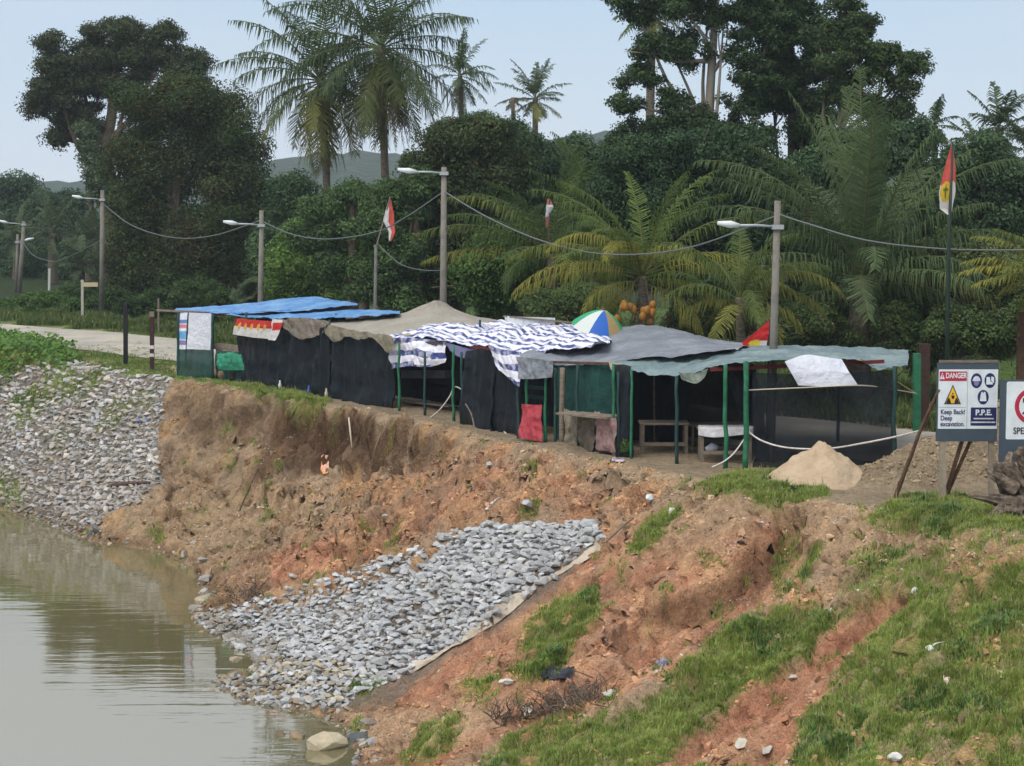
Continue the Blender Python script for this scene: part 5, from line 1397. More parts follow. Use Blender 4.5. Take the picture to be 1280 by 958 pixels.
# umbrella
u0 = W(749, 404, 60.5); um = empty('beach_umbrella', (u0[0], u0[1], 0), 'green, white, blue and tan beach umbrella rising behind the striped tarp', 'umbrella')
cols_ = ['2f9a6c', 'c8cdc8', '2a5fb0', '9a8658', '2f9a6c', 'c8cdc8', '2a5fb0', '9a8658']
b = MB(); Rr = .82; tilt = Matrix.Rotation(R(14), 3, 'Y') @ Matrix.Rotation(R(14), 3, 'X')
for s_ in range(8):
    a0 = s_ * math.pi / 4 + 2.75 + math.pi / 4; V = []; 
    for i in range(6):
        for j in range(5):
            a = a0 - math.pi / 4 * j / 4; r_ = Rr * i / 5; zz_ = .58 * (1 - (i / 5) ** 1.7) - .03 * math.sin(math.pi * j / 4) * i / 5
            q = tilt @ Vector((math.cos(a) * r_, math.sin(a) * r_, zz_)); V.append([u0[0] + q.x, u0[1] + q.y, u0[2] - .17 + q.z])
    ix = np.arange(30).reshape(6, 5); F = np.stack([ix[:-1, :-1], ix[1:, :-1], ix[1:, 1:], ix[:-1, 1:]], -1).reshape(-1, 4)
    b.add(V, F, 0, lin(cols_[s_]))
b.build('canopy', mat('umbrella_cloth', (1, 1, 1), .6, tint=True, transl=.15), um, smooth=False)
tp = np.array(u0) + np.array(tilt @ Vector((0, 0, .48)))
MB().tube([(u0[0] - .5, u0[1] + .2, 0), tuple(tp)], .02, 8).build('pole', M_wood, um)
# white corrugated box behind the striped tarp
V = []
wb = empty('white_screen', W(662, 470, 66), 'white corrugated screen with brown rim behind the striped tarp', 'screen')
bb = MB()
a_ = W(631, 412, 66.5); c_ = W(694, 412, 64.5)
for i in range(40):
    t0, t1_ = i / 40, (i + 1) / 40; y0 = .02 * math.sin(i * 1.6); p = a_ * (1 - t0) + c_ * t0; q = a_ * (1 - t1_) + c_ * t1_
    hT = .42 - .06 * t0
    V = [[p[0], p[1] + y0, p[2] - .6], [q[0], q[1] + .02 * math.sin((i + 1) * 1.6), q[2] - .6], [q[0], q[1] + .02 * math.sin((i + 1) * 1.6), q[2] + hT], [p[0], p[1] + y0, p[2] + hT]]
    bb.add(V, [[0, 1, 2, 3]])
bb.build('panel', mat('white_metal_sheet', lin('c4c8cc'), .5, noise=[(3, lin('8f9296'), .55, .7)]), wb)
MB().bar(W(630, 395.5, 66.6), W(730, 405, 63.2), .06, .05).build('rim', M_wood, wb); MB().bar(W(694, 406, 64.4), W(728, 410, 63.3), .4, .03).build('side_board', M_bwood, wb)
MB().bar(W(634, 412, 66.6), (W(634, 412, 66.6)[0], 66.6, 0), .06).build('post', M_bwood, wb); MB().bar(W(692, 412, 64.8), (W(692, 412, 64.8)[0], 64.8, 0), .06).build('post', M_bwood, wb)

# ================================================================ posts, ropes, sticks
def rope(lab, pts, r, m, cat='rope', name='rope'):
    P = smooth_line(np.array([W(*p) for p in pts]), 8)
    o = MB().tube(P, r, 6).build(name, m, None, smooth=True, loc=P[0]); return tag(o, lab, cat)
M_rope = mat('pale_rope', lin('b9ae9a'), .9); M_tape = mat('white_tape', lin('cfc9c4'), .7, noise=[(9, lin('b08f86'), .5, .7)]); M_yrope = mat('yellow_rope', lin('a89a50'), .8)
rope('pale rope stretched below the bright white sheet to the green corner post', [(932, 488, 51.2), (1000, 485, 51.3), (1073, 482, 51.3), (1110, 486, 53.5), (1146, 492, 58.5)], .016, M_rope)
rope('thin yellow rope slanting down from the tarp corner to the green corner post', [(1075, 448, 52), (1110, 470, 55), (1146, 493, 58.6)], .014, M_yrope)
rope('thick pale tape sagging across the thin net to the leaning stick', [(932, 537, 51.3), (952, 551, 51), (985, 560, 50.8), (1035, 561, 50.6), (1080, 554, 49), (1120, 546, 48), (1152, 538, 46.3)], .022, M_tape, 'barrier tape', 'barrier_tape')
rope('pale tape dropping from the thick green post to the ground at the crest', [(931, 548, 51.3), (918, 566, 51.2), (905, 577, 51), (890, 584, 50.9)], .018, M_tape, 'barrier tape', 'barrier_tape')
rope('crooked pale tape tied to the middle green post of the striped stall', [(577, 487, 62.3), (568, 484, 62.3), (562, 496, 62.4), (550, 512, 62.7), (536, 524, 63.3)], .022, M_tape, 'barrier tape', 'barrier_tape')
rope('tape looping down from the dark post in front of the black net', [(578, 497, 61.8), (583, 510, 61.6), (592, 524, 61.2), (605, 522, 60.9), (617, 514, 60.6)], .018, M_tape, 'barrier tape', 'barrier_tape')
def stick(lab, pts, r, m, name='stick', cat='stick', k=7):
    P = np.array([W(*p) for p in pts]); P = smooth_line(P, 4) if len(P) > 2 else P
    o = MB().tube(P, np.linspace(r, r * .6, len(P)), k, rough=.12).build(name, m, None, smooth=True, loc=P[0]); return tag(o, lab, cat)
stick('bent stick leaning on the net left of the red sheet', [(594, 542, 60.6), (590, 520, 60.9), (582, 505, 61.2)], .03, M_wood)
stick('short pale stick lying at the foot of the net near the red sheet', [(622, 530, 60), (634, 544, 58.9), (641, 549, 58.5)], .03, M_rope)
stick('long brown pole leaning beside the danger sign', [(1116, 630, 46.6), (1135, 580, 46.4), (1152, 535, 46.2), (1174, 487, 46.0)], .055, M_bwood, 'leaning_pole', 'pole')
stick('short forked stick at the foot of the leaning pole', [(1124, 602, 46.5), (1122, 618, 46.5), (1121, 630, 46.5)], .035, M_bwood)
def slope_stick(lab, a, b, r, m, lift=.05):
    p = hit(*a); q = hit(*b); p[2] += lift; q[2] += lift
    o = MB().tube([p, (p + q) / 2 + np.array([0, 0, .03]), q], [r, r, r * .6], 6, rough=.15).build('stick', m, None, smooth=True, loc=p); return tag(o, lab, 'stick')
slope_stick('white bent stick on the slope above the riprap panel', (608, 640), (624, 625), .035, M_tape)
slope_stick('dark bare branch lying down the muddy bank', (299, 642), (323, 590), .03, M_bwood)
slope_stick('pale thin stick on the green slope at right', (1158, 818), (1182, 806), .02, M_tape)
slope_stick('reddish log half buried at the lower edge of the old riprap', (140, 609), (187, 606), .07, M_bwood)
slope_stick('thin pole poking out of the fold beside the narrow grass strip', (758, 682), (792, 650), .025, M_wood)
p = W(437, 532, 64.0); slope_stick('pale root hanging down the dark scarp', (436, 528), (440, 568), .03, M_rope)
# litter
def litter(lab, px, py, w_, h_, c1, c2=None, cat='litter', name='litter', nz=.05):
    q = [[hit(px + i * w_ / 6, py + j * h_ / 4) + np.array([0, -.03, .05 + .05 * rng.random()]) for i in (-3, -1, 1, 3 + rng.normal(0, .6))] for j in (-2 + rng.normal(0, .4), 0, 2)]
    o = patch(name, q, mat('litter_' + c1, lin(c1), .6, noise=[(5, lin(c2 or c1), .45, .55)]), None, 16, 12, nz * .6, 6, pw=True)
    return tag(o, lab, cat)
litter('orange and pink plastic wrapper caught on the dark scarp', 406, 584, 9, 22, 'd08a2a', 'c9a0a0', 'wrapper', 'wrapper')
litter('crumpled black plastic bag on the red soil below the grass patch', 695, 846, 40, 14, '1e2026', '2c2e36', 'plastic bag', 'plastic_bag', .1)
litter('scrap of black plastic at the bottom right of the riprap panel', 533, 815, 16, 14, '15161a', '22242a', 'plastic scrap', 'plastic_scrap')
litter('dark blue scrap among small rubble left of the big grass slope', 828, 834, 14, 8, '39425a', '8a8a94', 'plastic scrap', 'plastic_scrap')
litter('blue plastic strip lying on the old riprap', 178, 528, 14, 5, '3f55a0', '5a6aa8', 'plastic strip', 'plastic_strip')
litter('white paper scraps by the foot of the black net near the rag counter', 772, 578, 14, 4, 'b9b4c4', '8f7f8f', 'paper', 'paper_scrap')
litter('pinkish scrap standing in the lower green slope', 1183, 858, 8, 12, 'c4a196', 'e0ccc0', 'plastic scrap', 'plastic_scrap')
litter('white scraps in front of the dead brushwood', 660, 893, 12, 10, 'cfc4b4', '9a8a78', 'paper', 'paper_scrap')
# small bags holding the net down
for i, (px, lab) in enumerate(((350, 'small white bottle at the foot of the black net, leftmost of three'), (386, 'small blue bottle at the foot of the black net'), (408, 'small cream bottle at the foot of the black net, rightmost of three'))):
    p = G0(px, by(px) + 1); p[2] = float(ground_z(p[0], p[1]))
    o = MB().tube([p, p + np.array([0, 0, .2]), p + np.array([0, 0, .26]), p + np.array([0, 0, .34])], [.06, .06, .03, .025], 10).build('bottle', mat('plastic_bottle_%d' % i, lin(['c4c4bc', '3c5a9a', 'b5ac92'][i]), .4), None, smooth=True, loc=p); tag(o, lab, 'bottle')

# geotextile edge of the riprap
gp = [(748, 684), (728, 700), (700, 718), (660, 742), (625, 768), (590, 796), (555, 818), (520, 836), (488, 852)]
rows_ = [[], [], []]
for i, (a, b_) in enumerate(gp):
    p = hit(a, b_); wv = .12 + .05 * math.sin(i * 2.1)
    c_ = cd * 1.0
    for j_, k_ in enumerate((-1, 0, 1)):
        x_, y_ = p[0] + c_[0] * wv * k_, p[1] + c_[1] * wv * k_; rows_[j_].append(np.array([x_, y_, float(ground_z(x_, y_)) + (.07 if k_ == 0 else .035)]))
o = patch('geotextile', rows_, mat('geotextile_cloth', lin('b3a796'), .9, noise=[(3, lin('8d8070'), .45, .65)], bump=[(10, .05)]), None, 90, 8, .03, 4, pw=True)
tag(o, 'wrinkled pale geotextile strip along the right edge of the clean riprap panel', 'geotextile')

# left gate posts and signs
def lone_post(lab, px, pyb, pyt, w_, m, name='gate_post', cat='post', D=None, bands=None):
    p = G0(px, pyb) if D is None else W(px, 400, D)
    p[2] = float(ground_z(p[0], p[1])) - .2; q = W(px, pyt, p[1])
    r = empty(name, (p[0], p[1], p[2] + .2), lab, cat) if bands else None
    o = MB().bar(p, q, w_).build('shaft' if bands else name, m, r, loc=None if bands else p)
    if not bands: return tag(o, lab, cat)
    for (a, b_, mm) in bands: MB().bar(W(px, a, p[1]), W(px, b_, p[1]), w_ * 1.15).build('band', mm, r)
    return r
M_black = mat('black_paint', lin('17161b'), .6)
lone_post('black square gate post standing on the left bank top', 157, 456, 379, .16, M_black)
lone_post('dark brown gate post wrapped with tape, left of the blue roofed stall', 190, 463, 391, .15, mat('maroon_paint', lin('3a2226'), .7), bands=[(390, 396, M_wood), (432, 436, M_tape), (442, 446, M_tape)])
lone_post('thin wooden stake behind the gate posts', 198, 412, 373, .09, M_wood, 'stake', 'stake', D=101)
sp = lone_post('pale post of the small direction sign beyond the road', 103, 401, 350, .13, mat('pale_paint', lin('a9a698'), .6), 'direction_sign', 'sign', bands=[(351, 353, mat('pale_paint_b', lin('b5b09c'), .6))])
MB().box(W(113, 356, 109.4), (.78, .05, .22)).build('arrow_board', mat('cream_board', lin('b5a888'), .6), sp)
for px, t_, lab in ((62, 336, 'white post in front of the far oil palms'), (126, 376, 'short white post beside the dark shrubs')): lone_post(lab, px, 398 if px > 100 else 362, t_, .14, mat('white_post_%d' % px, lin('b9bab4'), .7), 'marker_post', 'post', D=116 if px > 100 else 140)
lone_post('bright green corner post right behind the right stall', 1146, 543, 442, .20, M_gpost, 'corner_post')
lone_post('thick dark brown post beside the bright green corner post', 1156, 540, 430, .28, mat('dark_trunk', lin('3b2a24'), .9, bump=[(12, .03)]), 'timber_post', D=60.5)
lone_post('dark upright timber at the right edge behind the signs', 1277, 480, 390, .2, M_bwood, 'timber_post', D=62)
MB_ = MB().bar(W(1160, 483, 47.5), W(1172, 483, 47.5), .04, .05)

# street lamps
M_conc = mat('concrete', lin('77736b'), .9, noise=[(3, lin('5f5b54'), .45, .7)], bump=[(30, .005)]); M_steel = mat('galvanised_steel', lin('9fa4a6'), .5, metal=.3); M_led = mat('lamp_head_paint', lin('c9cdd0'), .4)
def lamp(lab, px, pt, D, arm, head, lean=0, r=.13, ay=8):
    p = W(px, 400, D); p[2] = -.1; q = W(px + lean, pt, D); root = empty('street_lamp', (p[0], p[1], 0), lab, 'street lamp')
    MB().tube([p, (p + q) / 2, q], [r * 1.15, r, r * .8], 12).build('pole', M_conc, root, smooth=True)
    a = W(px + lean, pt + ay, D); s_ = -1 if arm > 0 else 1
    b = W(px + lean - arm, pt + ay - 2, D - .3); e_ = W(px + lean - arm - head, pt + ay - 5, D - .4)
    MB().tube([a, (a + b) / 2 + np.array([0, 0, .02]), b], .035, 8).build('arm', M_steel, root, smooth=True)
    MB().tube([b, b * .6 + e_ * .4, e_], [.05, .10, .05], 8).build('lamp_head', M_led, root, smooth=True)
    MB().box(a + np.array([0, 0, 0]), (.3, .3, .12)).build('clamp', M_steel, root)
    return root
lamp('leaning concrete street lamp rising through the roof of the right stall', 965, 251, 55.5, 48, 27, 7, .105, 33)
lamp('tall concrete street lamp behind the pointed beige canopy', 553, 209, 72, 34, 24, 2, .115, 8)
lamp('street lamp in front of the massive dark tree behind the blue roof', 324, 263, 86, 30, 18, 3, .11, 19)
lamp('street lamp at the edge of the dark tree near the direction sign', 127, 238, 114, 24, 14, 1, .13, 12)
lamp('farther leaning street lamp of the pair at the left edge', 24, 277, 133, 20, 12, 6, .14, 4)
lamp('slim pole with lamp arm pointing right at the left edge', 21, 293, 140, -8, -12, 1, .10, 10)
M_cable = mat('black_cable', lin('3a3c3e'), .6); M_cable2 = mat('grey_cable', lin('5f6464'), .6)
def cable(lab, pts, r=.022, m=None):
    P = smooth_line(np.array([W(*p) for p in pts]), 10); o = MB().tube(P, r, 6, cap=False).build('overhead_cable', m or M_cable2, None, smooth=True, loc=P[0]); tag(o, lab, 'cable')
cable('sagging cable between the two left street lamps', [(130, 256, 114), (165, 282, 106), (215, 297, 98), (265, 295, 91), (325, 276, 86)])
cable('cable from the lamp behind the blue roof sagging to the tall lamp', [(328, 277, 86), (365, 293, 83), (410, 299, 80), (470, 290, 76.5), (510, 270, 74), (554, 240, 72)])
cable('cable slanting down from the tall lamp toward the dwarf coconut', [(556, 240, 72), (610, 272, 69), (680, 302, 66), (760, 318, 63), (860, 310, 59), (970, 270, 55.5)])
cable('cable running from the leaning concrete lamp out to the right', [(973, 268, 55.5), (1010, 280, 55), (1080, 300, 54.4), (1160, 310, 54), (1240, 313, 53), (1340, 311, 52)])
cable('thin far cable beside the leaning lamp pair', [(27, 300, 133), (40, 318, 128), (60, 326, 124), (80, 324, 120), (127, 300, 114)], .02)
cable('thin low cable at the foot of the first flag pole', [(472, 305, 76), (500, 330, 75), (530, 338, 74), (553, 338, 72)], .015)

# flags
M_flag = bpy.data.materials['flag_cloth']
def flagcol(split, wh='d9d2cc', rd='d05a50'):
    def f(u, v):
        c = np.zeros(u.shape + (3,)); c[:] = lin(wh); c[v < split + .04 * np.sin(u * 6)] = lin(rd)
        e_ = ((u - .38) / .34) ** 2 + ((v - split - .10) / .14) ** 2; c[e_ < 1] = lin('d9b53a')
        k_ = ((u - .38) / .05) ** 2 + ((v - split - .10) / .10) ** 2; c[k_ < 1] = lin('5f6a2a'); c[(np.abs(u - .38) < .14) & (np.abs(v - split - .06) < .015)] = lin('5f6a2a')
        return c
    return f
fp = empty('flag_pole', (W(1184, 400, 53)[0], 53, 0), 'tall dark pole with a red, white and yellow flag behind the danger sign', 'flag pole')
MB().tube([W(1182, 590, 53), W(1186, 300, 53), W(1191, 178, 53)], [.06, .05, .025], 10).build('pole', mat('dark_green_pole', lin('24332c'), .6), fp, smooth=True)
patch('flag', [[(1189, 182, 53), (1192, 182, 53.02)], [(1180, 214, 52.9), (1194, 214, 53.05)], [(1174, 240, 52.8), (1195, 238, 53.1)], [(1175, 261, 52.9), (1191, 262, 53.1)], [(1184, 268, 52.95), (1189, 269, 53)]], M_flag, fp, 30, 60, .02, 2, straight=True, col=flagcol(.42))
fp2 = empty('flag_pole', (W(469, 400, 76)[0], 76, 0), 'grey pole with a limp red and white flag left of the tall lamp', 'flag pole')
MB().tube([W(468, 440, 76), W(470, 306, 76)], .06, 8).build('pole', M_conc, fp2); MB().tube([W(470, 310, 76), W(488, 246, 76)], .03, 6).build('staff', M_wood, fp2)
patch('flag', [[(486, 250, 76), (489, 250, 76)], [(481, 268, 75.9), (492, 266, 76.1)], [(479, 276, 75.9), (493, 280, 76.1)], [(486, 290, 76), (494, 290, 76)], [(486, 301, 76), (489, 302, 76)]], M_flag, fp2, 24, 40, .03, 3, straight=True,
      col=lambda u, v: np.where(((u > .45))[..., None], np.array(lin('cf5a4a')), np.array(lin('d9d4d0'))))
fp3 = empty('flag_pole', (W(686, 400, 76)[0], 76, 0), 'small tattered white and red flag among the palm fronds', 'flag pole')
MB().tube([W(684, 440, 76), W(687, 248, 76)], .025, 6).build('pole', M_bwood, fp3)
patch('flag', [[(684, 249, 76), (688, 249, 76)], [(683, 258, 75.9), (692, 259, 76)], [(682, 270, 75.9), (687, 268, 76)], [(682, 284, 76), (684, 285, 76)]], M_flag, fp3, 16, 30, .03, 3, straight=True, col=lambda u, v: np.where((v < .25)[..., None] | ((v > .7))[..., None], np.array(lin('a86a66')), np.array(lin('c9c9c9'))))
fp4 = empty('flag_pole', (W(963, 400, 57)[0], 57, 0), 'red flag with yellow emblem leaning beside the concrete lamp above the right stall', 'flag pole')
MB().tube([W(958, 560, 57), W(963, 400, 57)], .035, 8).build('pole', mat('dark_staff', lin('2a2426'), .7), fp4)
patch('flag', [[(960, 402, 56.9), (962, 403, 56.9)], [(942, 417, 56.8), (961, 418, 56.9)], [(928, 428, 56.8), (959, 428, 56.9)], [(929, 438, 56.8), (957, 440, 56.9)]], M_flag, fp4, 24, 30, .02, 3, straight=True,
      col=lambda u, v: np.where(((((u - .5) / .24) ** 2 + ((v - .72) / .16) ** 2) < 1)[..., None], np.array(lin('d9bb3a')), np.where(((v > .6) & (u > .6))[..., None], np.array(lin('d0c8c8')), np.array(lin('c42a2c')))))

# ================================================================ sand pile
c0 = G0(1015, 604); nr_, na = 26, 72; V = []
sx0, sx1 = G0(948, 604)[0] - c0[0], G0(1078, 604)[0] - c0[0]
for i in range(nr_ + 1):
    for j in range(na):
        a = j * 2 * math.pi / na; r = i / nr_; rx = sx1 if math.cos(a) > 0 else -sx0; ry = 1.25
        x_ = c0[0] + .22 * (1 - r) + math.cos(a) * rx * r; y_ = c0[1] + math.sin(a) * ry * r
        h = 1.02 * (1 - r) ** .92 if r > .08 else 1.02 * (1 - .08) ** .92 + .02
        V.append([x_, y_, float(ground_z(x_, y_)) - .03 + h + (.09 * float(fbm(x_ * 1.6, y_ * 1.6, 3, 7)) + .03 * float(pn(x_ * 6, y_ * 6, 8))) * min(1, (1 - r) * 4)])
ix = np.arange((nr_ + 1) * na).reshape(nr_ + 1, na); F = []
for i in range(nr_):
    for j in range(na): F.append([ix[i, j], ix[i + 1, j], ix[i + 1, (j + 1) % na], ix[i, (j + 1) % na]])
o = MB().add(V, F).build('sand_pile', mat('builders_sand', lin('a8937a'), .95, noise=[(2, lin('b8a48a'), .4, .7), (12, lin('a38c6c'), .5, .75)], bump=[(6, .06), (30, .02)]), None, smooth=True, loc=c0)
tag(o, 'pale yellow heap of sand in front of the thin net of the right stall', 'sand pile')

# ================================================================ driftwood stump
M_drift = mat('driftwood', lin('75675a'), .9, noise=[(4, lin('3f352d'), .45, .6, (1, 1, 1)), (1.5, lin('8f8172'), .5, .7), (14, lin('52463b'), .5, .7)], bump=[(6, .12), (22, .03)])
st = empty('driftwood_stump', W(1262, 645, 44.2) * np.array([1, 1, 0]) + np.array([0, 0, 0.05]), 'weathered grey brown tree stump with twisted roots lying at the right edge', 'tree stump')
def root_t(pts, rs, name='root'):
    P = smooth_line(np.array([W(*p) for p in pts]), 8); rr = np.interp(np.linspace(0, 1, len(P)), np.linspace(0, 1, len(rs)), rs)
    b = MB(); k = 22; n = len(P); T = unit(np.gradient(P, axis=0)); Xv = unit(np.cross(T, np.array([0, 1.0, .2]))); Yv = np.cross(T, Xv); V = []
    ph = rng.uniform(0, 6); ring = rng.normal(size=k); ring2 = rng.normal(size=k)
    for i in range(n):
        a = np.arange(k) * 2 * math.pi / k; r = rr[i] * (1 + .22 * np.sin(a * 5 + i * .12 + ph) + .10 * np.sin(a * 9 - i * .05) + .10 * ring + .06 * ring2 * math.sin(i * .35) + .02 * rng.normal(size=k))
        V.append(P[i] + (np.cos(a) * r)[:, None] * Xv[i] + (np.sin(a) * r)[:, None] * Yv[i])
    V = np.concatenate(V + [P[:1], P[-1:]]); F = [[i * k + j, i * k + (j + 1) % k, (i + 1) * k + (j + 1) % k, (i + 1) * k + j] for i in range(n - 1) for j in range(k)]
    b.add(V, F); b.F.append((np.array([[n * k, (j + 1) % k, j] for j in range(k)] + [[n * k + 1, (n - 1) * k + j, (n - 1) * k + (j + 1) % k] for j in range(k)]), 0))
    return b.build(name, M_drift, st, smooth=True)
root_t([(1345, 655, 44.4), (1310, 640, 44.3), (1280, 622, 44.2), (1258, 600, 44.1), (1244, 578, 44.1)], [.5, .44, .34, .18, .05], 'bole')
root_t([(1300, 640, 43.9), (1270, 630, 43.8), (1248, 626, 43.8), (1228, 622, 43.8), (1212, 620, 43.9)], [.26, .19, .12, .07, .03])
root_t([(1290, 625, 44.0), (1272, 600, 43.9), (1262, 580, 43.9), (1264, 566, 44)], [.20, .14, .10, .05])
root_t([(1310, 620, 44.0), (1290, 595, 43.9), (1278, 575, 43.9), (1270, 564, 43.9)], [.20, .15, .10, .05])
root_t([(1330, 610, 44.2), (1305, 585, 44.0), (1285, 568, 43.9), (1272, 562, 44)], [.22, .16, .11, .05])
root_t([(1275, 640, 43.7), (1256, 636, 43.7), (1240, 646, 43.7), (1236, 652, 43.7)], [.2, .14, .09, .05])
root_t([(1270, 612, 43.8), (1250, 600, 43.8), (1238, 592, 43.9), (1232, 586, 43.9)], [.15, .10, .06, .02])

# ================================================================ signboards
def local_poly(b, pts, y, mi=0):
    n = len(pts); V = [[p[0], y, p[1]] for p in pts]; b.V.append(np.array(V, float)); b.c.append(np.ones((n, 3))); b.uv.append(np.zeros((n, 2)))
    c = b.n; b.n += n
    b.F.append((np.array([[c, c + i, c + i + 1] for i in range(1, n - 1)]), mi))
def ell(cx, cz, rx, rz, k=40): return [(cx + rx * math.cos(a), cz + rz * math.sin(a)) for a in np.arange(k) * 2 * math.pi / k]
def rrect(x0, z0, x1, z1, r, k=6):
    o = []
    for cx, cz, a0 in ((x1 - r, z1 - r, 0), (x0 + r, z1 - r, 90), (x0 + r, z0 + r, 180), (x1 - r, z0 + r, 270)):
        for i in range(k + 1): a = R(a0 + 90 * i / k); o.append((cx + r * math.cos(a), cz + r * math.sin(a)))
    return o
def text(s, x, z, size, y, m, parent, name='lettering', align='LEFT', sx=1.0, bold=.0):
    cu = bpy.data.curves.new(name, 'FONT'); cu.body = s; cu.size = size; cu.align_x = align; cu.align_y = 'CENTER'; cu.offset = bold; cu.extrude = .0015
    t_ = bpy.data.objects.new(name, cu); COL.objects.link(t_); dg = bpy.context.evaluated_depsgraph_get(); me = bpy.data.meshes.new_from_object(t_.evaluated_get(dg))
    bpy.data.objects.remove(t_); o = bpy.data.objects.new(name, me); COL.objects.link(o); me.materials.clear(); me.materials.append(m)
    o.parent = parent; o.location = (x, y, z); o.rotation_euler = (R(90), 0, 0); o.scale = (sx, 1, 1); return o
def sm(n_, c, r=.45): return mat(n_, lin(c), r, spec=.4, var=.12)
M_bd, M_sw, M_sr, M_sy, M_sn, M_sk = sm('slate_board', '3d4a55', .7), sm('sign_white', 'cfd6da'), sm('sign_red', 'a8203a'), sm('sign_yellow', 'd9a92a'), sm('sign_navy', '242456'), sm('sign_black', '1e1e24')
def px_l(px0, py0, D): k = D / FPX; return lambda px, py: ((px - px0) * k, (py0 - py) * k)
DS = 46.0
sg = empty('danger_sign', W(1208, 552, DS), 'slate sign board with danger and protective equipment notices on wooden legs', 'sign')
f = px_l(1208, 552, DS); K = DS / FPX
MB().box((0, 0.02, 49.5 * K), (77 * K, .04, 99 * K)).build('board', M_bd, sg, local=True)
MB().box((1.0 * K, 0.02, 101 * K), (74 * K, .06, 3 * K)).build('top_rail', M_wood, sg, local=True)
def flat(name, polys, m, y, root):
    b = MB()
    for P in polys: local_poly(b, P, y)
    o = b.build(name, m, root, local=True); return o
x0, z0 = f(1171.5, 536); x1, z1 = f(1246, 461)
pan = flat('notice_panel', [rrect(x0, z0, x1, z1, .015)], M_sw, -.006, sg)
a0, a1 = f(1172.5, 475.5), f(1207, 463.5); flat('danger_header', [rrect(a0[0], a0[1], a1[0], a1[1], .02)], M_sr, -.010, sg)
flat('divider', [[f(1207.6, 536), f(1208.2, 536), f(1208.2, 462), f(1207.6, 462)], [f(1172, 509), f(1207, 509), f(1207, 508.4), f(1172, 508.4)]], sm('sign_grey', '8f979c'), -.010, sg)
text('DANGER', *f(1180.2, 469), .165, -.014, M_sw, sg, sx=.70, bold=.004)
flat('warning_mark', [[f(1172.8, 473.2), f(1179, 473.2), f(1175.9, 464.8)]], M_sw, -.014, sg); flat('exclamation_mark', [[f(1175.5, 471.2), f(1176.3, 471.2), f(1176.5, 467), f(1175.3, 467)], [f(1175.5, 472.6), f(1176.3, 472.6), f(1176.3, 471.8), f(1175.5, 471.8)]], M_sr, -.017, sg)
flat('warning_triangle', [[f(1178.8, 505), f(1200.2, 505), f(1189.5, 480)]], M_sk, -.010, sg)
flat('warning_triangle_face', [[f(1180.8, 503.8), f(1198.2, 503.8), f(1189.5, 482.8)]], M_sy, -.013, sg)
flat('excavation_mark', [[f(1181.2, 503.6), f(1187.6, 503.6), f(1186.2, 499), f(1185, 496.5), f(1183.8, 497.4)], [f(1191.6, 503.6), f(1197.8, 503.6), f(1195.2, 497.4), f(1194, 496.5), f(1192.8, 499)], ell(*f(1189.6, 491.5), 1.0 * K, 1.0 * K, 12), [f(1188.4, 498), f(1191, 498), f(1192, 494), f(1187.6, 493.4)]], M_sk, -.016, sg)
for s_, py in (('Keep Back!', 514.8), ('Deep', 522.6), ('excavation.', 530)): text(s_, *f(1174.6, py), .150, -.012, M_sn, sg, sx=.80, bold=.0025)
flat('mandatory_disc', [ell(*f(1219, 475.2), 7.0 * K, 9.4 * K)], M_sn, -.010, sg); flat('mandatory_disc', [ell(*f(1236, 475), 7.0 * K, 9.4 * K)], M_sn, -.010, sg); flat('mandatory_disc', [ell(*f(1227.8, 496), 7.0 * K, 9.2 * K)], M_sn, -.010, sg)
hp = [f(1214.5, 474.5)] + [(f(1219, 474.5)[0] + 4.6 * K * math.cos(a), f(1219, 474.5)[1] + 5.2 * K * math.sin(a)) for a in np.linspace(math.pi, 0, 10)]
flat('helmet_mark', [hp[::-1], [f(1214, 475.6), f(1224, 475.6), f(1224, 474.2), f(1214, 474.2)]], M_sw, -.014, sg)
flat('face_mark', [ell(*f(1219, 477.5), 3.2 * K, 4.4 * K, 20)], sm('sign_mid', '7a6fa0'), -.0125, sg)
flat('boot_mark', [[f(1231.2, 480), f(1239.5, 480), f(1239.5, 477.4), f(1236.5, 476), f(1235.5, 470.5), f(1231.4, 470.5)], [f(1237.2, 475), f(1241, 478.5), f(1241, 471), f(1237.5, 469.5)]], M_sw, -.014, sg)
flat('vest_mark', [[f(1223.6, 501), f(1232, 501), f(1231.4, 495), f(1230.4, 489.8), f(1228.8, 489), f(1227.8, 491.2), f(1226.8, 489), f(1225.2, 489.8), f(1224.2, 495)]], M_sw, -.014, sg)
a0, a1 = f(1212.6, 532), f(1245, 509); flat('equipment_panel', [rrect(a0[0], a0[1], a1[0], a1[1], .01)], M_sn, -.010, sg)
text('P.P.E.', *f(1228.8, 515.6), .17, -.014, M_sw, sg, align='CENTER', sx=1.0, bold=.006)

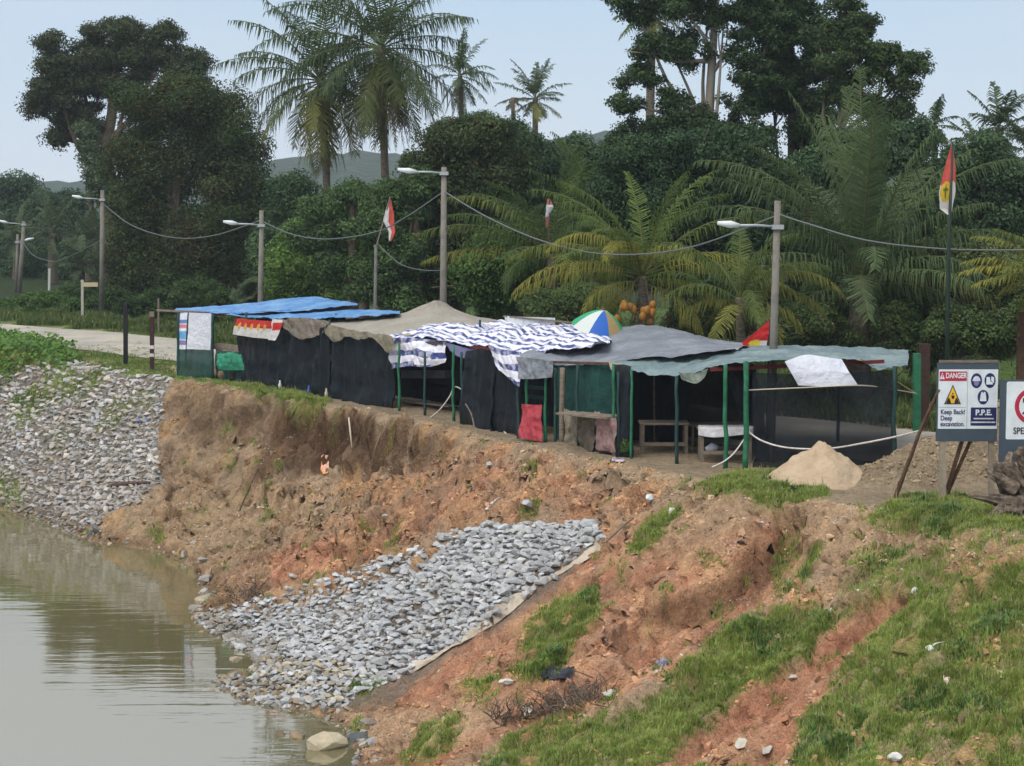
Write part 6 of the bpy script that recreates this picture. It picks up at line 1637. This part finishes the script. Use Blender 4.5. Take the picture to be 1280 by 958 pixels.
for py, w0, w1 in ((523, 1216.5, 1241), (527.6, 1213.6, 1243.6)):
    x_ = w0; sm_b = []
    while x_ < w1:
        l_ = rng.uniform(.7, 1.3); sm_b.append([f(x_, py + .9), f(x_ + l_, py + .9), f(x_ + l_, py - .8 - rng.uniform(0, .3)), f(x_, py - .8)]); x_ += l_ + .35
    flat('small_print', sm_b, M_sw, -.014, sg)
M_plank = mat('pale_plank', lin('968a7a'), .9, noise=[(6, lin('7d7264'), .4, .7)], bump=[(22, .01)])
def leg(root, pts, w_, m):
    P = [np.array(W(*p)) for p in pts]
    b = MB().bar(P[0], P[1], w_); return b.build('leg', m, root)
leg(sg, [(1178, 628, DS + .06), (1178, 458, DS + .10)], .13, M_plank); leg(sg, [(1239, 625, DS + .1), (1239, 458, DS + .1)], .12, M_plank)
leg(sg, [(1182, 618, DS + .3), (1206, 540, DS + .15)], .08, M_bwood); leg(sg, [(1183, 620, DS + .4), (1218, 540, DS + .2)], .08, M_bwood)
DS2 = 45.2; K = DS2 / FPX
sg2 = empty('speed_sign', W(1290, 577, DS2), 'slate sign board with a red ring speed limit, cut by the right edge', 'sign')
f = px_l(1290, 577, DS2)
MB().box((0, 0.02, 51 * K), (84 * K, .04, 104 * K)).build('board', M_bd, sg2, local=True)
a0, a1 = f(1256, 549), f(1324, 476); flat('notice_panel', [rrect(a0[0], a0[1], a1[0], a1[1], .04)], M_sw, -.006, sg2)
flat('red_ring', [ell(*f(1290, 507), 23.5 * K, 23.5 * K)], M_sr, -.010, sg2); flat('ring_centre', [ell(*f(1290, 507), 18 * K, 18 * K)], M_sw, -.013, sg2)
text('20', *f(1290, 507.5), .52, -.016, M_sk, sg2, align='CENTER', sx=.95, bold=.012); text('SPEED LIMIT', *f(1290, 538.5), .20, -.012, M_sk, sg2, align='CENTER', sx=.80, bold=.004)
leg(sg2, [(1262, 640, DS2 + .06), (1262, 480, DS2 + .1)], .12, M_plank); leg(sg2, [(1318, 640, DS2 + .06), (1318, 480, DS2 + .1)], .12, M_plank)
# ================================================================ air
hz = MB().box((0, 560, 62), (1700, 1200, 138)).build('haze', bpy.data.materials.new('haze_air'))
hm = hz.data.materials[0]; hm.use_nodes = True; N = hm.node_tree.nodes; N.remove(N['Principled BSDF'])
v = N.new('ShaderNodeVolumePrincipled'); v.inputs['Color'].default_value = (.80, .88, 1, 1); v.inputs['Density'].default_value = .00024
hm.node_tree.links.new(v.outputs[0], N['Material Output'].inputs['Volume'])
tag(hz, kind='stuff')
